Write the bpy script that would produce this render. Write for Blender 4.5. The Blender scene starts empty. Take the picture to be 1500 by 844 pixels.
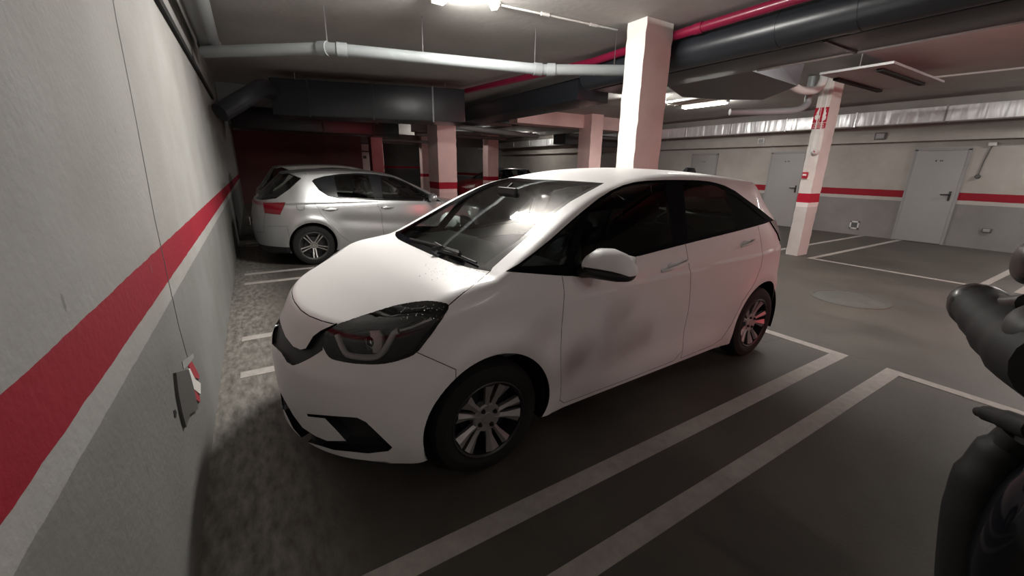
import bpy, bmesh, math, random
import numpy as np
from mathutils import Vector, Matrix
C = bpy.context.scene
# ------------------------------------------------------------------ camera
CF, CYAW, CPITCH, CROLL = 596.8155, 0.5572285, 0.28624385, 0.01606393
CPOS = np.array([0.387143, -2.358681, 1.500192])
def cam_axes():
    cy, sy = math.cos(CYAW), math.sin(CYAW)
    F = np.array([sy*math.cos(CPITCH), cy*math.cos(CPITCH), -math.sin(CPITCH)])
    r = np.array([cy, -sy, 0.0]); u = np.cross(r, F)
    return r*math.cos(CROLL)+u*math.sin(CROLL), -r*math.sin(CROLL)+u*math.cos(CROLL), F
AR, AU, AF = cam_axes()
cd = bpy.data.cameras.new('camera'); cam = bpy.data.objects.new('camera', cd); C.collection.objects.link(cam)
cd.sensor_fit = 'HORIZONTAL'; cd.sensor_width = 36; cd.lens = CF*36/1500; cd.clip_start = 0.02; cd.clip_end = 200
M = Matrix(((AR[0], AU[0], -AF[0], CPOS[0]), (AR[1], AU[1], -AF[1], CPOS[1]), (AR[2], AU[2], -AF[2], CPOS[2]), (0, 0, 0, 1)))
cam.matrix_world = M; C.camera = cam
C.view_settings.view_transform = 'Standard'; C.view_settings.look = 'None'
C.view_settings.gamma = 1; C.view_settings.use_curve_mapping = False
C.view_settings.exposure = 1.3
w = bpy.data.worlds.new('world'); C.world = w; w.use_nodes = True
w.node_tree.nodes['Background'].inputs[0].default_value = (.5, .52, .55, 1)
w.node_tree.nodes['Background'].inputs[1].default_value = 0.01
def ray_world(q):
    d = AF + AR*(q[0]-750)/CF + AU*(422-q[1])/CF
    return d/np.linalg.norm(d), CPOS
def at(q, ax, val):
    d, o = ray_world(q); return o+d*((val-o[ax])/d[ax])
def area(name, loc, sx, sy, power, col, rot=(0, 0, 0), spread=180):
    l = bpy.data.lights.new(name, 'AREA'); l.shape = 'RECTANGLE'; l.size = sx; l.size_y = sy; l.energy = power; l.color = col
    l.spread = math.radians(spread)
    o = bpy.data.objects.new(name, l); C.collection.objects.link(o); o.location = loc; o.rotation_euler = rot; return o

# red tail lamps of a car standing in the aisle behind the photographer
area('tail_lamp', (6.6, -4.3, .92), .42, .07, 7.5, (1, .10, .12), rot=(math.radians(90), 0, 0), spread=120)
area('tail_lamp', (7.8, -4.3, .92), .42, .07, 5.5, (1, .10, .12), rot=(math.radians(90), 0, 0), spread=120)

# ------------------------------------------------------------------ materials
def mat(name, col, rough=.5, metal=0, coat=0, emit=None, es=0, noise=None, bump=0, bscale=80, spec=.5, coatr=.05):
    m = bpy.data.materials.new(name); m.use_nodes = True; nt = m.node_tree; b = nt.nodes['Principled BSDF']
    b.inputs['Base Color'].default_value = (*col, 1); b.inputs['Roughness'].default_value = rough; b.inputs['Metallic'].default_value = metal
    b.inputs['Coat Weight'].default_value = coat; b.inputs['Coat Roughness'].default_value = coatr; b.inputs['Specular IOR Level'].default_value = spec
    if emit: b.inputs['Emission Color'].default_value = (*emit, 1); b.inputs['Emission Strength'].default_value = es
    if noise or bump:
        tc = nt.nodes.new('ShaderNodeTexCoord')
    if noise:   # (scale, amount, colour2)
        n = nt.nodes.new('ShaderNodeTexNoise'); n.inputs['Scale'].default_value = noise[0]; n.inputs['Detail'].default_value = 8; n.inputs['Roughness'].default_value = .65
        nt.links.new(tc.outputs['Object'], n.inputs['Vector'])
        r = nt.nodes.new('ShaderNodeValToRGB'); r.color_ramp.elements[0].position = .5-noise[1]/2; r.color_ramp.elements[1].position = .5+noise[1]/2
        r.color_ramp.elements[0].color = (*noise[2], 1); r.color_ramp.elements[1].color = (*col, 1)
        nt.links.new(n.outputs['Fac'], r.inputs['Fac']); nt.links.new(r.outputs['Color'], b.inputs['Base Color'])
    if bump:
        n2 = nt.nodes.new('ShaderNodeTexNoise'); n2.inputs['Scale'].default_value = bscale; n2.inputs['Detail'].default_value = 6
        nt.links.new(tc.outputs['Object'], n2.inputs['Vector'])
        bp = nt.nodes.new('ShaderNodeBump'); bp.inputs['Strength'].default_value = bump; bp.inputs['Distance'].default_value = .01
        nt.links.new(n2.outputs['Fac'], bp.inputs['Height']); nt.links.new(bp.outputs['Normal'], b.inputs['Normal'])
    return m
def glass(name, tint, rough=.02, refl=1.0):
    m = bpy.data.materials.new(name); m.use_nodes = True; nt = m.node_tree; nt.nodes.clear()
    o = nt.nodes.new('ShaderNodeOutputMaterial'); t = nt.nodes.new('ShaderNodeBsdfTransparent'); t.inputs[0].default_value = (*tint, 1)
    g = nt.nodes.new('ShaderNodeBsdfGlossy'); g.inputs['Roughness'].default_value = rough; g.inputs['Color'].default_value = (refl, refl, refl, 1)
    fr = nt.nodes.new('ShaderNodeFresnel'); fr.inputs['IOR'].default_value = 1.6
    mx = nt.nodes.new('ShaderNodeMixShader')
    nt.links.new(fr.outputs[0], mx.inputs[0]); nt.links.new(t.outputs[0], mx.inputs[1]); nt.links.new(g.outputs[0], mx.inputs[2]); nt.links.new(mx.outputs[0], o.inputs[0])
    return m
# ------------------------------------------------------------------ mesh helpers
def link(o, parent=None):
    C.collection.objects.link(o)
    if parent is not None: o.parent = parent
    return o
def empty(name, loc=(0, 0, 0), rz=0, parent=None):
    o = bpy.data.objects.new(name, None); o.location = loc; o.rotation_euler = (0, 0, rz); o.empty_display_size = .2
    return link(o, parent)
def tag(o, label=None, cat=None, group=None, kind=None):
    if label: o['label'] = label
    if cat: o['category'] = cat
    if group: o['group'] = group
    if kind: o['kind'] = kind
    return o
def mesh_obj(name, vs, fs, mats, parent=None, smooth=False, mi=None, normals=None):
    me = bpy.data.meshes.new(name); me.from_pydata([tuple(map(float, v)) for v in vs], [], [tuple(int(i) for i in f) for f in fs])
    if not isinstance(mats, (list, tuple)): mats = [mats]
    for m in mats: me.materials.append(m)
    if mi is not None: me.polygons.foreach_set('material_index', mi)
    if smooth: me.polygons.foreach_set('use_smooth', [True]*len(me.polygons))
    me.update()
    if normals is not None: me.normals_split_custom_set_from_vertices([tuple(map(float, n)) for n in normals])
    return link(bpy.data.objects.new(name, me), parent)
def bm_obj(name, bm, mats, parent=None, smooth=True, angle=35):
    bmesh.ops.recalc_face_normals(bm, faces=bm.faces)
    if smooth:
        for f in bm.faces: f.smooth = True
        for e in bm.edges:
            if len(e.link_faces) == 2 and e.calc_face_angle(0) > math.radians(angle): e.smooth = False
    me = bpy.data.meshes.new(name); bm.to_mesh(me); bm.free()
    if not isinstance(mats, (list, tuple)): mats = [mats]
    for m in mats: me.materials.append(m)
    return link(bpy.data.objects.new(name, me), parent)
def add_box(bm, c, s, rot=None, bev=0, mi=0):
    m = Matrix.Translation(c) @ (rot.to_4x4() if rot else Matrix.Identity(4)) @ Matrix.Diagonal((*s, 1))
    r = bmesh.ops.create_cube(bm, size=1, matrix=m)
    fs = {f for v in r['verts'] for f in v.link_faces}
    for f in fs: f.material_index = mi
    if bev: 
        es = {e for v in r['verts'] for e in v.link_edges}
        rr = bmesh.ops.bevel(bm, geom=list(es), offset=bev, segments=2, affect='EDGES', profile=.6)
        for f in rr['faces']: f.material_index = mi
def add_tube(bm, pts, rad, n=12, cap=True, mi=0, sx=1.0):
    pts = [Vector(p) for p in pts]; rads = rad if isinstance(rad, (list, tuple)) else [rad]*len(pts)
    rings = []; up = None
    for i, p in enumerate(pts):
        t = (pts[min(i+1, len(pts)-1)]-pts[max(i-1, 0)]).normalized()
        if up is None:
            up = Vector((0, 0, 1)) if abs(t.z) < .9 else Vector((1, 0, 0))
        x = t.cross(up).normalized(); y = x.cross(t).normalized(); up = y
        rings.append([bm.verts.new(p+(x*math.cos(2*math.pi*k/n)*sx+y*math.sin(2*math.pi*k/n))*rads[i]) for k in range(n)])
    for a, b in zip(rings, rings[1:]):
        for k in range(n):
            f = bm.faces.new((a[k], a[(k+1) % n], b[(k+1) % n], b[k])); f.material_index = mi
    if cap:
        for r in (rings[0], rings[-1]):
            try: bm.faces.new(r).material_index = mi
            except ValueError: pass
def add_lathe(bm, prof, n=48, mtx=None, mi=0):
    """prof list of (r, h): revolve about local Z"""
    mtx = mtx or Matrix.Identity(4); rings = []
    for r, h in prof:
        if r < 1e-6: rings.append([bm.verts.new(mtx @ Vector((0, 0, h)))])
        else: rings.append([bm.verts.new(mtx @ Vector((r*math.cos(2*math.pi*k/n), r*math.sin(2*math.pi*k/n), h))) for k in range(n)])
    for a, b in zip(rings, rings[1:]):
        for k in range(n):
            k2 = (k+1) % n
            if len(a) == 1 and len(b) == 1: continue
            if len(a) == 1: f = bm.faces.new((a[0], b[k2], b[k]))
            elif len(b) == 1: f = bm.faces.new((a[k], a[k2], b[0]))
            else: f = bm.faces.new((a[k], a[k2], b[k2], b[k]))
            f.material_index = mi
def add_prism(bm, poly, d0, d1, fn, mi=0):
    """poly 2D outline extruded between d0 and d1, fn(x,y,d)->point"""
    a = [bm.verts.new(fn(x, y, d0)) for x, y in poly]; b = [bm.verts.new(fn(x, y, d1)) for x, y in poly]
    fs = [bm.faces.new(a), bm.faces.new(b[::-1])]
    for i in range(len(poly)):
        j = (i+1) % len(poly); fs.append(bm.faces.new((a[i], b[i], b[j], a[j])))
    for f in fs: f.material_index = mi
def catmull(pts, n=6):
    P_ = [np.array(p, float) for p in pts]; out = []
    for i in range(len(P_)-1):
        p0 = P_[max(i-1, 0)]; p1 = P_[i]; p2 = P_[i+1]; p3 = P_[min(i+2, len(P_)-1)]
        for k in range(n):
            t = k/n; out.append(.5*((2*p1)+(-p0+p2)*t+(2*p0-5*p1+4*p2-p3)*t*t+(-p0+3*p1-3*p2+p3)*t**3))
    out.append(P_[-1]); return out
# ------------------------------------------------------------------ car surface machinery
class PC:   # smooth monotone-ish 1D interpolation (Hermite)
    def __init__(s, xs, ys):
        s.x = np.array(xs, float); s.y = np.array(ys, float)
        h = np.diff(s.x); dl = np.diff(s.y)/h; m = np.zeros(len(s.x)); m[0] = dl[0]; m[-1] = dl[-1]
        for i in range(1, len(m)-1):
            if dl[i-1]*dl[i] > 0:
                w1 = 2*h[i]+h[i-1]; w2 = h[i]+2*h[i-1]; m[i] = (w1+w2)/(w1/dl[i-1]+w2/dl[i])
        s.m = m
    def __call__(s, q):
        q = np.clip(q, s.x[0], s.x[-1]); i = np.clip(np.searchsorted(s.x, q)-1, 0, len(s.x)-2)
        h = s.x[i+1]-s.x[i]; t = (q-s.x[i])/h; t2 = t*t; t3 = t2*t
        return s.y[i]*(2*t3-3*t2+1)+s.m[i]*h*(t3-2*t2+t)+s.y[i+1]*(-2*t3+3*t2)+s.m[i+1]*h*(t3-t2)
def smax(a, b, k):
    h = np.maximum(k-np.abs(a-b), 0)/k; return np.maximum(a, b)+h*h*k*.25
def sstep(x, a, b):
    t = np.clip((x-a)/(b-a), 0, 1); return t*t*(3-2*t)
class CarSurf:
    def __init__(s, top, width, nose, tail, u0, u1, crown, shift, add=None, pf=(2.4, 2.2), pr=(2.4, 2.2), bot=.19, kt=None, wz=None, **kw):
        s.top, s.width, s.nose, s.tail, s.u0, s.u1, s.crown, s.shift, s.add, s.pf, s.pr, s.bot, s.kt = top, width, nose, tail, u0, u1, crown, shift, add, pf, pr, bot, kt
        s.__dict__.update(kw)
    def f(s, p):
        u, v, z = p[..., 0], np.abs(p[..., 1]), p[..., 2]
        W = s.width(z)
        if s.add: W = W+s.add(u, z)
        vn = v/W
        lf = np.maximum(s.u0-u, 0)/(s.u0-s.nose(z)); lr = np.maximum(u-s.u1, 0)/(s.tail(z)-s.u1)
        ef = np.power(np.power(vn, s.pf[0])+np.power(lf, s.pf[1])+1e-12, 1/s.pf[1])
        er = np.power(np.power(vn, s.pr[0])+np.power(lr, s.pr[1])+1e-12, 1/s.pr[1])
        mid = (u >= s.u0) & (u <= s.u1)
        E = np.where(mid, vn, np.where(u < s.u0, ef, er))
        E = np.where(mid | (lf+lr > 0), E, vn)
        gp = (E-1)*.75
        T = s.top(u-s.shift(u)*(v/.77)**2)-s.crown(u)*(v/.7)**2
        gt = (z-T)*.8
        k = s.kt(u)
        return np.maximum(smax(gp, gt, k), (s.bot-z))
    def grad(s, p):
        e = 1e-4; g = np.zeros_like(p)
        for i in range(3):
            d = np.zeros(3); d[i] = e; g[:, i] = s.f(p+d)-s.f(p-d)
        return g/np.maximum(np.linalg.norm(g, axis=1, keepdims=True), 1e-12)
    def hit(s, o, d, tmax=3.0, n=90, inside=True):
        o = np.atleast_2d(o)+np.zeros_like(np.atleast_2d(d)); d = np.atleast_2d(d)
        t0 = np.zeros(len(d)); t1 = np.full(len(d), np.nan); prev = s.f(o); done = np.zeros(len(d), bool)
        for k in range(1, n+1):
            t = tmax*k/n; val = s.f(o+d*t)
            c = (~done) & ((val > 0) if inside else (val < 0))
            t1[c] = t; t0[c] = tmax*(k-1)/n; done |= c
        bad = ~done; t1[bad] = tmax; t0[bad] = tmax
        for _ in range(28):
            tm = (t0+t1)/2; val = s.f(o+d*tm[:, None]); c = (val > 0) if inside else (val < 0)
            t1 = np.where(c, tm, t1); t0 = np.where(c, t0, tm)
        return o+d*t1[:, None], done
    def grid(s, ua, ub, z0, cols=(60, 110, 50), rows=((-32, 24, 48), (24, 53, 34), (53, 90, 26))):
        ph = []
        for a, b, n in rows: ph += list(np.radians(np.linspace(a, b, n, endpoint=False)))
        ph.append(math.pi/2); ph = np.array(ph)
        ors, az = [], []
        for k in range(cols[0]): ors.append(ua); az.append(math.pi-(math.pi/2)*k/cols[0])
        for k in range(cols[1]): ors.append(ua+(ub-ua)*k/cols[1]); az.append(math.pi/2)
        for k in range(cols[2]+1): ors.append(ub); az.append(math.pi/2-(math.pi/2)*k/cols[2])
        ors = np.array(ors); az = np.array(az); nc, nr = len(ors), len(ph)
        O = np.zeros((nc, nr, 3)); O[..., 0] = ors[:, None]; O[..., 2] = z0
        D = np.zeros((nc, nr, 3)); D[..., 0] = np.cos(az)[:, None]*np.cos(ph)[None]; D[..., 1] = np.sin(az)[:, None]*np.cos(ph)[None]; D[..., 2] = np.sin(ph)[None]
        p, ok = s.hit(O.reshape(-1, 3), D.reshape(-1, 3)); p = p.reshape(nc, nr, 3)
        p[0, :, 1] = 0; p[-1, :, 1] = 0; p[:, -1, 1] = 0
        bm = bmesh.new(); V = [[bm.verts.new(p[i, j]) for j in range(nr)] for i in range(nc)]
        for i in range(nc-1):
            for j in range(nr-1):
                bm.faces.new((V[i][j], V[i][j+1], V[i+1][j+1], V[i+1][j]))
        bmesh.ops.remove_doubles(bm, verts=bm.verts, dist=1e-5)
        bm.faces.ensure_lookup_table()
        return bm
def inpoly(x, y, poly):
    c = False; n = len(poly); j = n-1
    for i in range(n):
        xi, yi = poly[i]; xj, yj = poly[j]
        if (yi > y) != (yj > y) and x < (xj-xi)*(y-yi)/(yj-yi)+xi: c = not c
        j = i
    return c
class Frame:
    """car frame: local x = u (towards the tail), local y; sgn maps |v| on the side facing the camera to local y"""
    def __init__(s, x, y, ang, sgn=-1):
        s.x, s.y, s.a, s.sgn = x, y, ang, sgn
        c, n = math.cos(ang), math.sin(ang)
        s.R = np.array([[c, n, 0], [-n, c, 0], [0, 0, 1]])     # world->local
        s.o = s.loc(CPOS)
    def loc(s, w):
        l = s.R @ (np.asarray(w, float)-np.array([s.x, s.y, 0])); return np.array([l[0], s.sgn*l[1], l[2]])
    def dirl(s, d):
        l = s.R @ np.asarray(d, float); return np.array([l[0], s.sgn*l[1], l[2]])
    def world(s, p):
        return s.R.T @ np.array([p[0], s.sgn*p[1], p[2]])+np.array([s.x, s.y, 0])
    def ray(s, q):
        d, o = ray_world(q); return s.dirl(d), s.o
    def px(s, p):
        d = s.world(p)-CPOS; z = d@AF; return 750+CF*(d@AR)/z, 422-CF*(d@AU)/z
class Cutter:
    def __init__(s, surf, bm, frame):
        s.S, s.bm, s.F = surf, bm, frame; s.reg = bm.faces.layers.int.new('reg')
    def proj(s, co, mode):
        if mode == 'side': return co.x, co.z
        if mode == 'top': return co.x, co.y
        if mode == 'front': return co.y, co.z
        return s.F.px(co)
    def cut(s, poly, mode, rid, allow=(0,), cond=None, smooth=0, one=False):
        if smooth: poly = [tuple(p) for p in catmull(list(poly)+[poly[0]], smooth)][:-1]
        bm = s.bm; m = 2 if mode == 'cam' else .004
        xs = [p[0] for p in poly]; ys = [p[1] for p in poly]; bx = (min(xs)-m, max(xs)+m, min(ys)-m, max(ys)+m)
        def fr(f): return f[s.reg] in allow and (cond is None or cond(f.calc_center_median()))
        cache = {}
        def pv(v):
            if v not in cache: cache[v] = s.proj(v.co, mode)
            return cache[v]
        def bb(f):
            q = [pv(v) for v in f.verts]; return min(a[0] for a in q), max(a[0] for a in q), min(a[1] for a in q), max(a[1] for a in q)
        cand = []
        for f in bm.faces:
            if not fr(f): continue
            b = bb(f)
            if b[1] < bx[0] or b[0] > bx[1] or b[3] < bx[2] or b[2] > bx[3]: continue
            cand.append(f)
        cand = set(cand)
        n = len(poly)
        for i in range(n):
            a, b = poly[i], poly[(i+1) % n]
            if math.hypot(a[0]-b[0], a[1]-b[1]) < 1e-6: continue
            sx0, sx1, sy0, sy1 = min(a[0], b[0])-m*.3, max(a[0], b[0])+m*.3, min(a[1], b[1])-m*.3, max(a[1], b[1])+m*.3
            sel = []
            nx, ny = b[1]-a[1], a[0]-b[0]
            for f in cand:
                q = [pv(v) for v in f.verts]
                if max(t[0] for t in q) < sx0 or min(t[0] for t in q) > sx1 or max(t[1] for t in q) < sy0 or min(t[1] for t in q) > sy1: continue
                dd = [(t[0]-a[0])*nx+(t[1]-a[1])*ny for t in q]
                if min(dd) < 0 < max(dd): sel.append(f)
            if not sel: continue
            if mode == 'cam':
                d0, o = s.F.ray(a); d1, _ = s.F.ray(b); no = np.cross(d0, d1); co = o
            else:
                ia, ib = {'side': (0, 2), 'top': (0, 1), 'front': (1, 2)}[mode]
                co = np.zeros(3); co[ia], co[ib] = a; no = np.zeros(3); no[ia], no[ib] = b[1]-a[1], a[0]-b[0]
            no = no/np.linalg.norm(no)
            geom = list({e for f in sel for e in f.edges})+list({v for f in sel for v in f.verts})+sel
            before = set(sel)
            r = bmesh.ops.bisect_plane(bm, geom=geom, dist=1e-6, plane_co=Vector(co), plane_no=Vector(no))
            new = {g for g in r['geom'] if isinstance(g, bmesh.types.BMFace)}
            for g in r['geom_cut']:
                if isinstance(g, bmesh.types.BMVert): new |= set(g.link_faces)
            cand = {f for f in cand if f.is_valid} | {f for f in new if f.is_valid and f[s.reg] in allow}
        bm.normal_update(); cnt = 0
        for f in bm.faces:
            if not fr(f): continue
            c = f.calc_center_median(); q = s.proj(c, mode)
            if bx[0] < q[0] < bx[1] and bx[2] < q[1] < bx[3] and inpoly(q[0], q[1], poly):
                f[s.reg] = rid; cnt += 1
        if one:   # keep the largest connected patch only
            left = {f for f in bm.faces if f[s.reg] == rid}; comps = []
            while left:
                st_ = [left.pop()]; comp = []
                while st_:
                    f = st_.pop(); comp.append(f)
                    for e in f.edges:
                        for g in e.link_faces:
                            if g in left: left.remove(g); st_.append(g)
                comps.append(comp)
            comps.sort(key=len)
            for comp in comps[:-1]:
                for f in comp: f[s.reg] = allow[0]
        return cnt
    def part(s, rids, side, name, mats, parent, off=0.0, gap=.0015, flange=.02, origin=None):
        """side: 'near' the traced half, 'far' its mirror image, 'both'"""
        if isinstance(rids, int): rids = (rids,)
        fs = [f for f in s.bm.faces if f[s.reg] in rids]
        if not fs: print('EMPTY PART', name); return None
        idx = {}; vs = []; faces = []
        for f in fs:
            q = []
            for v in f.verts:
                if v not in idx: idx[v] = len(vs); vs.append(v.co[:])
                q.append(idx[v])
            faces.append(q)
        vs = np.array(vs)
        nrm = s.S.grad(vs)
        # bottom ring normals
        if side == 'both':
            n0 = len(vs); mp = []; ex = []; exn = []
            for i, v in enumerate(vs):
                if abs(v[1]) < 1e-5: mp.append(i)
                else: mp.append(n0+len(ex)); ex.append(v*[1, -1, 1]); exn.append(nrm[i]*[1, -1, 1])
            if ex: vs = np.vstack([vs, ex]); nrm = np.vstack([nrm, exn])
            faces = faces+[[mp[i] for i in f][::-1] for f in faces]
        elif side == 'far':
            vs = vs*[1, -1, 1]; nrm = nrm*[1, -1, 1]; faces = [f[::-1] for f in faces]
        # face orientation outward
        nn = np.array([np.cross(vs[f], vs[f[1:]+f[:1]]).sum(0) for f in faces]); md = np.array([nrm[f].mean(0) for f in faces])
        faces = [f if x > 0 else f[::-1] for f, x in zip(faces, (nn*md).sum(1))]
        if s.F.sgn < 0: pass
        # boundary
        ed = {}
        for fi, f in enumerate(faces):
            for i in range(len(f)):
                e = (f[i], f[(i+1) % len(f)]); k = (min(e), max(e)); ed.setdefault(k, []).append((e, fi))
        bd = [v[0] for v in ed.values() if len(v) == 1]
        inw = np.zeros_like(vs)
        for (i, j), fi in bd:
            t = vs[j]-vs[i]; L = np.linalg.norm(t)
            if L < 1e-9: continue
            w_ = np.cross(nrm[i], t/L); inw[i] += w_*L; inw[j] += w_*L
        L = np.linalg.norm(inw, axis=1, keepdims=True); inw = np.where(L > 1e-9, inw/np.maximum(L, 1e-9), 0)
        top = vs.copy()
        if gap: vs = vs+inw*gap
        base = vs.copy(); vs = vs-nrm*off
        mi = [0]*len(faces)
        V = list(vs); N = list(nrm); Fc = list(faces)
        if flange:
            bi = {}
            def fv(i):
                if i not in bi:
                    a_ = base[i]+nrm[i]*0 if off else vs[i]
                    d_ = vs[i] if off else vs[i]-nrm[i]*flange
                    bi[i] = len(V); V.append(a_); V.append(d_); N.append(-inw[i]); N.append(-inw[i])
                return bi[i]
            for (i, j), fi in bd:
                a_, b_ = fv(i), fv(j); Fc.append([b_, a_, a_+1, b_+1]); mi.append(1 if len(mats) > 1 else 0)
        V = np.array(V); N = np.array(N)
        V = V*[1, s.F.sgn, 1]; N = N*[1, s.F.sgn, 1]
        if s.F.sgn < 0: Fc = [f[::-1] for f in Fc]
        if origin is not None:
            o_ = np.array(origin)*[1, s.F.sgn, 1]
            if side == 'far': o_ = o_*[1, -1, 1]
            V = V-o_
        ob = mesh_obj(name, V, Fc, mats, parent, True, mi, N)
        if origin is not None: ob.location = o_
        return ob
    def sp(s, q, off=0.0):
        """point on the surface seen through image direction q, moved outwards by off"""
        d, o = s.F.ray(q); p, ok = s.S.hit(o, d, 14.0, 900, inside=False); p = p[0]
        n = s.S.grad(p[None])[0]; p = p+n*off
        return np.array([p[0], p[1], p[2]]), n
    def spl(s, q, off=0.0):   # in Blender local coordinates
        p, n = s.sp(q, off); return Vector((p[0], s.F.sgn*p[1], p[2])), Vector((n[0], s.F.sgn*n[1], n[2]))
# ------------------------------------------------------------------ materials in use
M = {}
M['white_paint'] = mat('white_paint', (.80, .79, .785), .46, 0, .18, spec=.5, coatr=.04)
M['silver_paint'] = mat('silver_paint', (.56, .57, .575), .3, .8, .35)
M['black_trim'] = mat('black_trim', (.012, .012, .014), .45)
M['frame_black'] = mat('window_frame_black', (.005, .005, .006), .6, spec=.01)
M['gap'] = mat('gap_black', (.006, .006, .006), .9)
M['gloss_black'] = mat('gloss_black', (.008, .009, .012), .12, 0, .5)
M['rubber'] = mat('rubber', (.007, .007, .007), .85, bump=.3, bscale=60)
M['well'] = mat('wheel_well', (.008, .008, .008), .95)
M['rim'] = mat('rim_silver', (.34, .33, .33), .45, .5)
M['chrome'] = mat('chrome', (.8, .8, .8), .08, 1)
M['alu'] = mat('alloy', (.6, .6, .58), .22, .95)
M['lamp_dark'] = mat('lamp_dark', (.022, .024, .028), .5)
M['drl'] = mat('lamp_guide', (.80, .80, .80), .35)
M['reflector'] = mat('lamp_reflector', (.75, .73, .71), .3, .3)
M['seat'] = mat('seat_fabric', (.02, .02, .022), .9, bump=.2, bscale=200)
M['dash'] = mat('dashboard_plastic', (.26, .29, .285), .6)
M['dash_dark'] = mat('dashboard_dark', (.02, .022, .024), .6)
M['red_lens'] = mat('red_lens', (.17, .006, .014), .12, 0, .6)
M['clear_lens'] = mat('clear_lens', (.5, .45, .45), .15, 0, .5)
M['glass_ws'] = glass('windscreen_glass', (.72, .77, .75), .04)
M['glass_side'] = glass('side_glass', (.55, .60, .60), .01)
M['glass_dark'] = glass('privacy_glass', (.70, .76, .72), .01)
M['glass_lens'] = glass('lens_glass', (.94, .95, .96), .02)
# ------------------------------------------------------------------ wheels
def wheel(parent, loc, face, R_, rim_r, width, style, label=None):
    """wheel whose outer face looks along local y*face"""
    e = empty('wheel', loc, 0, parent)
    rot = Matrix.Rotation(math.radians(90 if face < 0 else -90), 4, 'X')   # local Z -> outward
    h = width/2
    bm = bmesh.new()
    prof = [(rim_r-.012, -h*.9), (rim_r+.01, -h*.98), (R_-.05, -h), (R_-.018, -h*.86), (R_-.003, -h*.6), (R_, -h*.2), (R_, h*.2), (R_-.003, h*.6), (R_-.018, h*.86), (R_-.05, h), (rim_r+.03, h*1.02), (rim_r+.008, h*.96), (rim_r-.012, h*.9)]
    add_lathe(bm, prof, 64, rot); bm_obj('tyre', bm, M['rubber'], e)
    bm = bmesh.new()
    add_lathe(bm, [(rim_r, h*.93), (rim_r-.006, h*.97), (rim_r-.016, h*.9), (rim_r-.022, h*.2), (rim_r-.03, -h*.2), (.06, -h*.25), (0, -h*.25)], 56, rot, 0 if style != 'dual' else 0)
    rm = bm_obj('rim_barrel', bm, M['black_trim'], e)
    bm = bmesh.new()
    if style == 'dual':   # ten blades in five pairs, one wide one slim
        for k in range(5):
            for s_, (dw, w0, w1, dz) in enumerate(((-.235, .017, .037, 0), (.235, .014, .026, .004))):
                a = 2*math.pi*k/5+math.radians(74)+dw; ca, sa = math.cos(a), math.sin(a)
                def q(r, t, z): return rot @ Vector((r*ca-t*sa, r*sa+t*ca, z))
                zi, zo = h*.62, h*.88
                lo = [(.045, w0*.9, zi), (.11, w0, zi+.006), (rim_r-.022, w1, zo)]
                vsT = []; 
                for r, wd, z in lo:
                    vsT.append([bm.verts.new(q(r, -wd, z-.006)), bm.verts.new(q(r, -wd*.1, z+.006)), bm.verts.new(q(r, wd, z-.003)), bm.verts.new(q(r, wd*.8, z-.03)), bm.verts.new(q(r, -wd*.8, z-.03))])
                for a_, b_ in zip(vsT, vsT[1:]):
                    for i in range(5): bm.faces.new((a_[i], a_[(i+1) % 5], b_[(i+1) % 5], b_[i]))
                bm.faces.new(vsT[0]); bm.faces.new(vsT[-1][::-1])
        add_lathe(bm, [(0, h*.66), (.026, h*.68), (.030, h*.66), (.070, h*.69), (.078, h*.62), (.078, h*.2)], 32, rot)
        sp = bm_obj('spokes', bm, M['rim'], e, angle=20)
        for k in range(4):
            a = 2*math.pi*k/4+.5; bm = bmesh.new()
            add_lathe(bm, [(0, .012), (.008, .012), (.0095, .002), (.0125, .002), (.0125, -.005), (0, -.005)], 12, Matrix.Translation(rot @ Vector((.05*math.cos(a), .05*math.sin(a), h*.68))) @ rot)
            bm_obj('lug_nut', bm, M['black_trim'], sp)
    else:
        for k in range(style[1]):
            for dw in style[2]:
                a = 2*math.pi*k/style[1]+math.radians(style[3]); ca, sa = math.cos(a), math.sin(a)
                def q(r, t, z): return rot @ Vector((r*ca-t*sa, r*sa+t*ca, z))
                t0, t1 = dw*.5, dw; w0, w1 = .009, .010
                sec = []
                for r, t, wd, z in ((.04, t0, w0, h*.55), (rim_r*.6, (t0+t1)/2, w0, h*.7), (rim_r-.012, t1, w1, h*.86)):
                    sec.append([bm.verts.new(q(r, t-wd, z)), bm.verts.new(q(r, t+wd, z)), bm.verts.new(q(r, t+wd, z-.025)), bm.verts.new(q(r, t-wd, z-.025))])
                for a_, b_ in zip(sec, sec[1:]):
                    for i in range(4): bm.faces.new((a_[i], a_[(i+1) % 4], b_[(i+1) % 4], b_[i]))
                bm.faces.new(sec[0]); bm.faces.new(sec[-1][::-1])
        add_lathe(bm, [(0, h*.62), (.03, h*.62), (.036, h*.56), (.055, h*.56), (.062, h*.45), (.062, h*.1)], 24, rot)
        add_lathe(bm, [(rim_r-.02, h*.84), (rim_r-.012, h*.93), (rim_r-.001, h*.95), (rim_r+.004, h*.9)], 56, rot)
        bm_obj('spokes', bm, M['alu'], e)
    bm = bmesh.new(); add_lathe(bm, [(0, h*.1), (rim_r*.62, h*.1), (rim_r*.62, 0), (0, 0)], 32, rot); bm_obj('brake_disc', bm, M['black_trim'], e)
    return e
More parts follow.
